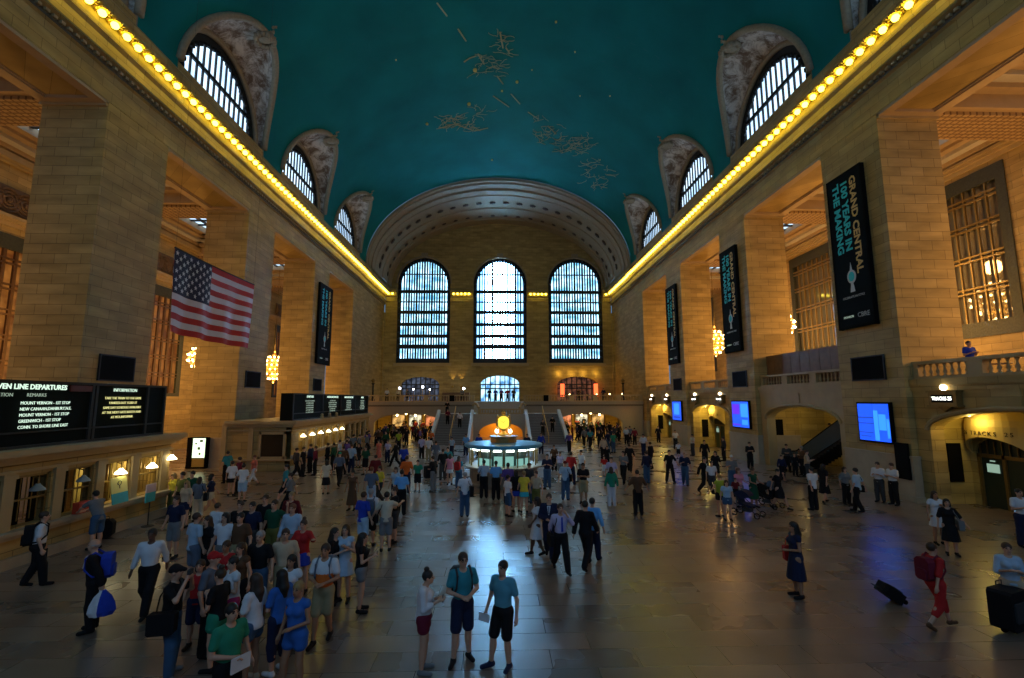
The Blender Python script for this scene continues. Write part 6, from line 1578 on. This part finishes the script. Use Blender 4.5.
PP(388,440,170,'woman in lilac white top and navy trousers before the left archway','lilac/.6','trousers/navy',fem=1)
PP(379,440,160,'woman in coral pink dress near the far ticket windows','coral/.3','dress/.4',fem=1,hair='long/brown')
PP(359,443,180,'woman in black dress by the end of the far ticket office','black/.4','dress/.5',fem=1,hair='bob/black')
PP(352,444,0,'man in light blue shirt and dark jeans queueing at the far ticket office','lightblue/.8','trousers/navy',H=1.8)
PP(347,440,60,'person in purple jacket at the far ticket windows','purple/1.8','trousers/black')
PP(340,452,0,'man in blue-grey shirt and black trousers walking away, left','slate/.8','tucked/black',leg='walk',hair='cap/cap_green',H=1.78)
PP(327,460,10,'woman in cream top and black skirt walking away, left','cream/.4','skirt/black',fem=1,hair='bob/black')
PP(340,440,90,'person in white tee at the fifth far ticket window','white/.6','trousers/black')
PP(328,443,90,'dark clothed person at the far ticket counter','black/1.8','trousers/black')
PP(334,443,80,'person in dark green coat queueing at the far ticket counter','darkgreen/1.8','trousers/black')
PP(311,444,80,'man in navy jacket in the dark group at the far ticket office corner','navy/1.8','trousers/black',H=1.8)
PP(304,447,-90,'person in black shirt left of the navy jacket by the far ticket office','black/.8','trousers/black')
PP(297,448,-40,'person in charcoal top walking from the far ticket office corner','darkgrey/1.5','trousers/black',leg='walk')
PP(316,446,100,'person in maroon jacket behind the navy jacket at the counter','maroon/1.8','trousers/black')
PP(344,446,20,'person in brown jacket between the blue-grey shirt and the counter','brown/1.8','trousers/black')
PP(366,446,160,'person in green and black top near the end of the far ticket office','darkgreen/.8','shorts/black')
# ---------------- by the kiosk
PP(228,451,60,'man in teal tee and black trousers by the lit cabinet','teal/.7','trousers/black',hair='short/brown')
PP(233,461,10,'woman in white top and black skirt in front of the teal tee','white/.7','miniskirt/black',fem=1,hair='short/brown')
PP(240,457,90,'person in maroon top right behind the white top and black skirt','maroon/.8','trousers/black')
PP(244,464,5,'woman in white tee and pale blue shorts left of the open floor','white/.7','shorts/lightblue',fem=1,hair='bun/black',arms='ex',H=1.68)
PP(255,455,140,'woman in coral top and white capris near the far ticket office','coral/.7','capris/white',fem=1,hair='short/red',leg='walk')
PP(212,474,-60,'woman in navy tee and pale green shorts walking right','navy/.6','hotpants/cream',fem=1,hair='bob/black',leg='walk',arms='fb')
PP(193,471,170,'person in green tee near the ticket office end','darkgreen/.7','trousers/black',hair='short/black')
PP(183,472,160,'person in olive tee left of the green tee','olive/.7','trousers/black',hair='short/black')
PP(174,473,150,'blonde person in yellow top at the ticket office corner','yellow/.6','trousers/olive',fem=1,hair='bob/fair')
a = PP(200,477,20,'woman in slate top and white trousers with a big black bag','slate/.7','trousers/cream',fem=1,hair='bob/brown',leg='step')
shoulder_bag(a,'black','big black bag of the woman in slate top and white trousers',1,.95,(.36,.14,.3))
PP(187,481,170,'woman in beige top and navy skirt behind the easel sign crowd','beige/.5','miniskirt/navy',fem=1,hair='long/fair')
a = PP(177,496,170,'man in navy tee and grey shorts at the left of the crowd','navy/.6','shorts/grey',hair='short/brown')
PP(287,464,110,'man in teal green shirt and black shorts walking left','teal/.8','shorts/black',leg='walk',hair='short/black')
PP(291,473,100,'woman in grey top and black trousers close behind the teal green shirt','grey/.8','trousers/black',fem=1,leg='walk',arms='fb')
# ---------------- the left crowd
PP(218,503,-20,'boy in white tee facing away in the crowd','white/.6','shorts/denim',hair='short/brown',H=1.6)
PP(226,513,170,'person with bushy black hair and white tee in the crowd','white/.6','trousers/grey',hair='bob/black')
PP(208,516,150,'woman with brown hair and black printed tee in the crowd','black/.6','shorts/black',fem=1,hair='long/brown')
PP(197,513,-30,'man in light blue tee and slate shorts at the back left of the crowd','lightblue/.6','shorts/slate',hair='short/brown')
PP(241,501,180,'man in black tee at the back of the crowd, left of the navy tees','black/.6','trousers/black',hair='short/brown',H=1.78)
PP(253,502,170,'man in dark navy tee at the back middle of the crowd','navy/.6','shorts/darkgrey',hair='short/black')
PP(241,513,175,'man in brown tee in the middle of the crowd','brown/.6','shorts/khaki',hair='short/black')
a = PP(266,495,180,'young man in black tee with yellow strap at the back of the crowd','black/.6','shorts/black',hair='short/brown',H=1.78)
PP(275,500,170,'man in dark green tee with raised arm at the back of the crowd','darkgreen/.6','shorts/olive',hair='short/brown',arms='wd',H=1.78)
PP(292,492,175,'person in dark red sweater and pale cap farthest back right in the crowd','darkred/1.5','trousers/black',hair='short/fair')
PP(293,504,175,'man in pale blue long sleeved shirt at the right back of the crowd','lightblue/1.8','shorts/grey',hair='short/red',H=1.78)
PP(304,520,175,'woman in bright red cardigan and blue skirt','red/1.8','miniskirt/royal',fem=1,hair='bun/brown',arms='oe',H=1.68)
PP(286,529,-160,'man in beige tee left of the red cardigan','beige/.6','trousers/khaki',hair='short/brown')
PP(261,531,175,'man in black tee with pale headband in the middle of the crowd','black/.6','shorts/denim',hair='short/grey',H=1.78)
PP(227,541,175,'woman in orange-red top in the left middle of the crowd','red/.5','trousers/black',fem=1,hair='short/brown',skin='tan')
PP(241,543,170,'woman in strapless dark brown top in the crowd','brown/.1','trousers/black',fem=1,hair='long/brown')
PP(201,560,-170,'girl in bright red vest at the left edge of the crowd','red/.1','shorts/navy',fem=1,hair='long/brown',H=1.55)
PP(214,552,-90,'man in grey-blue tee and cap with black trousers in the crowd','slate/.7','trousers/black',hair='cap/cap_red',H=1.78)
PP(234,557,140,'woman in white vest and pink shorts in the front of the crowd','white/.2','hotpants/magenta',fem=1,hair='short/black',arms='pp')
PP(221,569,80,'woman in black tee and teal shorts facing left in the front','black/.6','hotpants/green',fem=1,hair='bun/brown',arms='cc')
a = PP(232,604,-120,'man in bright green tee and black shorts at the front edge of the crowd','green/.6','shorts/black',hair='short/black',arms='dy',H=1.7)
held(a,'paper_sheet','paper','white paper in the hand of the man in bright green tee','R',(.28,.012,.2),'white',(0,.02,-.06),None,('sheet',))
PP(292,555,170,'woman in white vest with dark strap behind the blue romper','white/.2','trousers/navy',fem=1,hair='long/black',skin='tan')
a = PP(256,574,75,'woman with long brown hair, white printed tee and denim shorts facing left','white/.7','hotpants/denim',fem=1,hair='long/brown',skin='tan',arms='yd',H=1.68,shoes='beige')
PP(282,570,60,'woman in blue tee, navy capris and white shoes with black hair','blue/.7','capris/navy',fem=1,hair='long/black',shoes='white',arms='yd',H=1.66)
PP(299,582,165,'woman in bright blue strapless romper at the front of the crowd','blue/.1','hotpants/blue',fem=1,hair='short/fair',skin='tan',arms='yd',leg='relax',shoes='beige',H=1.66)
a = PP(326,544,178,'man in white and orange polo and khaki shorts walking towards the camera','white/.6','shorts/khaki',hair='short/brown',arms='yy',leg='step',skin='tan',H=1.78)
m = MB(); J = a[1]
o = add_o = bpy.data.objects.new('orange_band', to_mesh(None, 'orange_band', (lambda F: (F.cutz(1.24, False), F)[1])(torso_f(J, .016, .021, False, 0, .90)), 1)); COL.objects.link(o); o.parent = a[0]; o.data.materials[0] = cloth('orange')
backpack(a,'slate','slate backpack with straps over the white and orange polo')
PP(346,525,178,'woman in pale blue mini dress with long brown hair','lightblue/.1','dress/.62',fem=1,hair='long/brown',arms='cd',H=1.68)
PP(335,528,-100,'woman in black top with long dark hair left of the pale blue dress','black/.6','trousers/black',fem=1,hair='long/black',arms='pp')
a = PP(363,533,-80,'woman in black vest and grey shorts looking at her phone, facing right','black/.2','hotpants/grey',fem=1,hair='long/black',arms='pp')
held(a,'smartphone','phone','phone held by the woman in black vest and grey shorts','R',(.07,.012,.13),'black',parts=('case','screen'))
PP(364,492,-30,'man in royal blue tee and pale shorts','royal/.6','shorts/lightblue',hair='short/brown')
a = PP(371,489,5,'man in white tee and black shorts with a dark backpack','white/.6','shorts/black',hair='short/grey')
backpack(a,'slate','slate grey backpack on the man in white tee and black shorts')
a = PP(387,492,10,'man in cream tee and grey shorts with a cross strap, seen from behind','cream/.6','shorts/grey',hair='short/black',arms='eo')
shoulder_bag(a,'black','small black hip bag on the man in cream tee',-1,.95,(.2,.08,.2))
PP(395,487,120,'man in black tee and dark shorts facing the cream tee','black/.6','shorts/darkgrey',hair='short/brown',arms='xx')
# ---------------- left front
a = PP(42,512,-50,'man in white shirt and black trousers with black backpack at far left','white/.7','tucked/black',hair='short/brown',leg='step',arms='dd',H=1.78,lean=.04)
backpack(a,'black','black backpack on the man in white shirt at far left')
r = held(a,'hand_bag','bag','black bag hanging from the hand of the man at far left','L',(.34,.12,.28),'black',(0,0,-.2),None,('bag_body',))
a = PP(100,539,115,'man in black suit walking at lower left with a blue pack','black/1.9','trousers/black',hair='bald/grey',leg='stand',arms='bd',H=1.76,jacket='open',lean=.06)
backpack(a,'royal','blue backpack on the man in black suit at lower left')
w_ = a[1]['wrL']; r = rooted('plastic_bag', a[2](tuple(w_)), a[4], 'white and blue plastic carrier bag held by the man in black suit', 'bag'); r.scale = (a[3],)*3
def carrier(y0, y1, k, nm, mt):
    m = MB()
    pr = [(-.10,.03),(-.22,.12),(-.36,.17),(-.50,.19),(-.58,.15)]
    for (za, wa), (zb, wb) in zip(pr[:-1], pr[1:]):
        for i in range(6):
            ya, yb = y0+(y1-y0)*i/6, y0+(y1-y0)*(i+1)/6
            def f(y, z, w_, sd): return (sd*.09*(1-(y/.22)**2)*(w_/.19)*k+.012*math.sin(40*y+30*z), y*w_/.17-.04, z)
            for sd in (-1, 1): m.quad(f(ya,za,wa,sd), f(yb,za,wa,sd), f(yb,zb,wb,sd), f(ya,zb,wb,sd))
    m.build(nm, mt, r, True)
carrier(-.2, .05, 1., 'blue_side', cloth('royal')); carrier(.05, .2, 1., 'bag_body', cloth('white'))
m = MB(); m.tube([(0,-.06,-.12),(0,-.02,-.04),(0,.0,-.04),(0,.02,-.12)], .012, 5); m.build('handle', cloth('white'), r)
PP(153,529,-165,'man in white shirt and black trousers walking, left of the photographer','white/1.6','tucked/black',hair='short/black',skin='dark',leg='walk',arms='bd',H=1.76)
a = PP(176,565,-80,'man in black tee, cap and jeans taking a photo at lower left','black/.6','trousers/denim',hair='cap/cap_black',leg='relax',arms='tt',H=1.76,shoes='grey')
held(a,'camera','camera','small camera raised by the man in black tee and cap','R',(.12,.05,.08),'darkgrey',(.05,.02,.03),None,('case','lens_plate'))
shoulder_bag(a,'black','black messenger bag on the hip of the photographer at lower left',1,.92,(.4,.14,.32))
a = PP(101,491,75,'person in grey tee and denim shorts leaning on the ticket counter','grey/.6','shorts/denim',hair='short/black',arms='ll',lean=.16)
x_, y_ = ground_at(104,538); r = rooted('duffel_bag', (x_,y_,0), 20, 'black bag on the floor below the person at the ticket counter', 'bag'); m = MB(); rbox(m,0,0,.3,.5,.3,.58,.1); m.build('bag_body', cloth('black'), r); MB().tube([(-.1,0,.57),(-.08,0,.68),(.08,0,.68),(.1,0,.57)], .012, 5).build('handle', cloth('black'), r)
# ---------------- balconies
a = person(19.75, 19.35, 175, 'person in blue tee sitting at the balcony table above the nearest right gate', ('royal', .6), ('trousers','navy'), 'sit', ('phone','phone'), ('short','brown'), 'light', False, 1.72, 5.25)
for (u, lab, tc) in [(388,'person in white shirt at the far balcony rail, farthest left','white'),(399,'person in pale top at the far balcony before the left restaurant','cream'),(408,'person in slate top at the far balcony before the left restaurant','slate'),(462,'person in grey-white top at the far balcony left of the doorway','grey'),
   (489,'person in black at the left of the bright far doorway','black'),(495,'person in royal blue in the bright far doorway','royal'),(501,'person in purple in the middle of the bright far doorway','purple'),(507,'person in red in the bright far doorway','red'),(513,'person in dark grey at the right of the bright far doorway','darkgrey'),
   (578,'person in dark brown at the far balcony before the right restaurant','brown'),(603,'person in navy at the far balcony right of the restaurant','navy')]:
    yy = 62.5 if 485 < u < 516 else 61.6
    x_ = (u-497.2)/473.8*yy+CAMX+.0
    person(x_, yy, 180, lab, (tc, 1.), ('trousers','black'), 'stand', ('down','belly'), ('short','black'), 'light', False, 1.7, 4.3)

# ---------------- dense far crowd in and before the two archways: look-alikes share label and group
random.seed(11)
DK = ['black','darkgrey','navy','brown','maroon','darkgreen','slate','black','black','purple']
for (x0, x1, y0, y1, n, lab, g) in [(-13.8, -7.8, 47, 59, 24, 'small dark clothed figure in the dense crowd before the left archway', 'crowd before the left archway'),
    (8.2, 14.6, 47, 59, 22, 'small dark clothed figure in the dense crowd before the right archway', 'crowd before the right archway'),
    (-14.5, -8, 61, 69, 9, 'tiny dark silhouette inside the left passage under the balcony', 'silhouettes in the left passage'),
    (8, 14.5, 61, 69, 9, 'tiny dark silhouette inside the right passage under the balcony', 'silhouettes in the right passage'),
    (-12.4, -11.0, 36, 46, 8, 'dark clothed person queueing along the far ticket office', 'queue along the far ticket office')]:
    taken = []
    for k in range(n):
        for _ in range(40):
            x, y = random.uniform(x0, x1), random.uniform(y0, y1)
            if all((x-a)**2+(y-b)**2 > .75 for a, b in taken): break
        taken.append((x, y)); f = random.random() < .35
        person(x, y, random.choice([0, 10, 90, 170, 180, -90]), lab, (random.choice(DK), random.choice([.6, 1.5, 1.5])), ('trousers', 'black'), random.choice(['stand', 'step']), ('down', 'belly') if f else ('down','down'), ('short', 'black'), 'light', False, random.choice([1.66, 1.72, 1.78]), 0., group=g)
# ---- lettering to plain meshes
_dg = bpy.context.evaluated_depsgraph_get()
for ob in [o for o in COL.objects if o.type == 'FONT']:
    me = bpy.data.meshes.new_from_object(ob.evaluated_get(_dg)); n_ = bpy.data.objects.new('lettering', me); COL.objects.link(n_)
    n_.parent = ob.parent; n_.matrix_local = ob.matrix_local.copy()
    bpy.data.objects.remove(ob)
for ob in COL.objects:
    if '_w' in ob.keys(): del ob['_w']
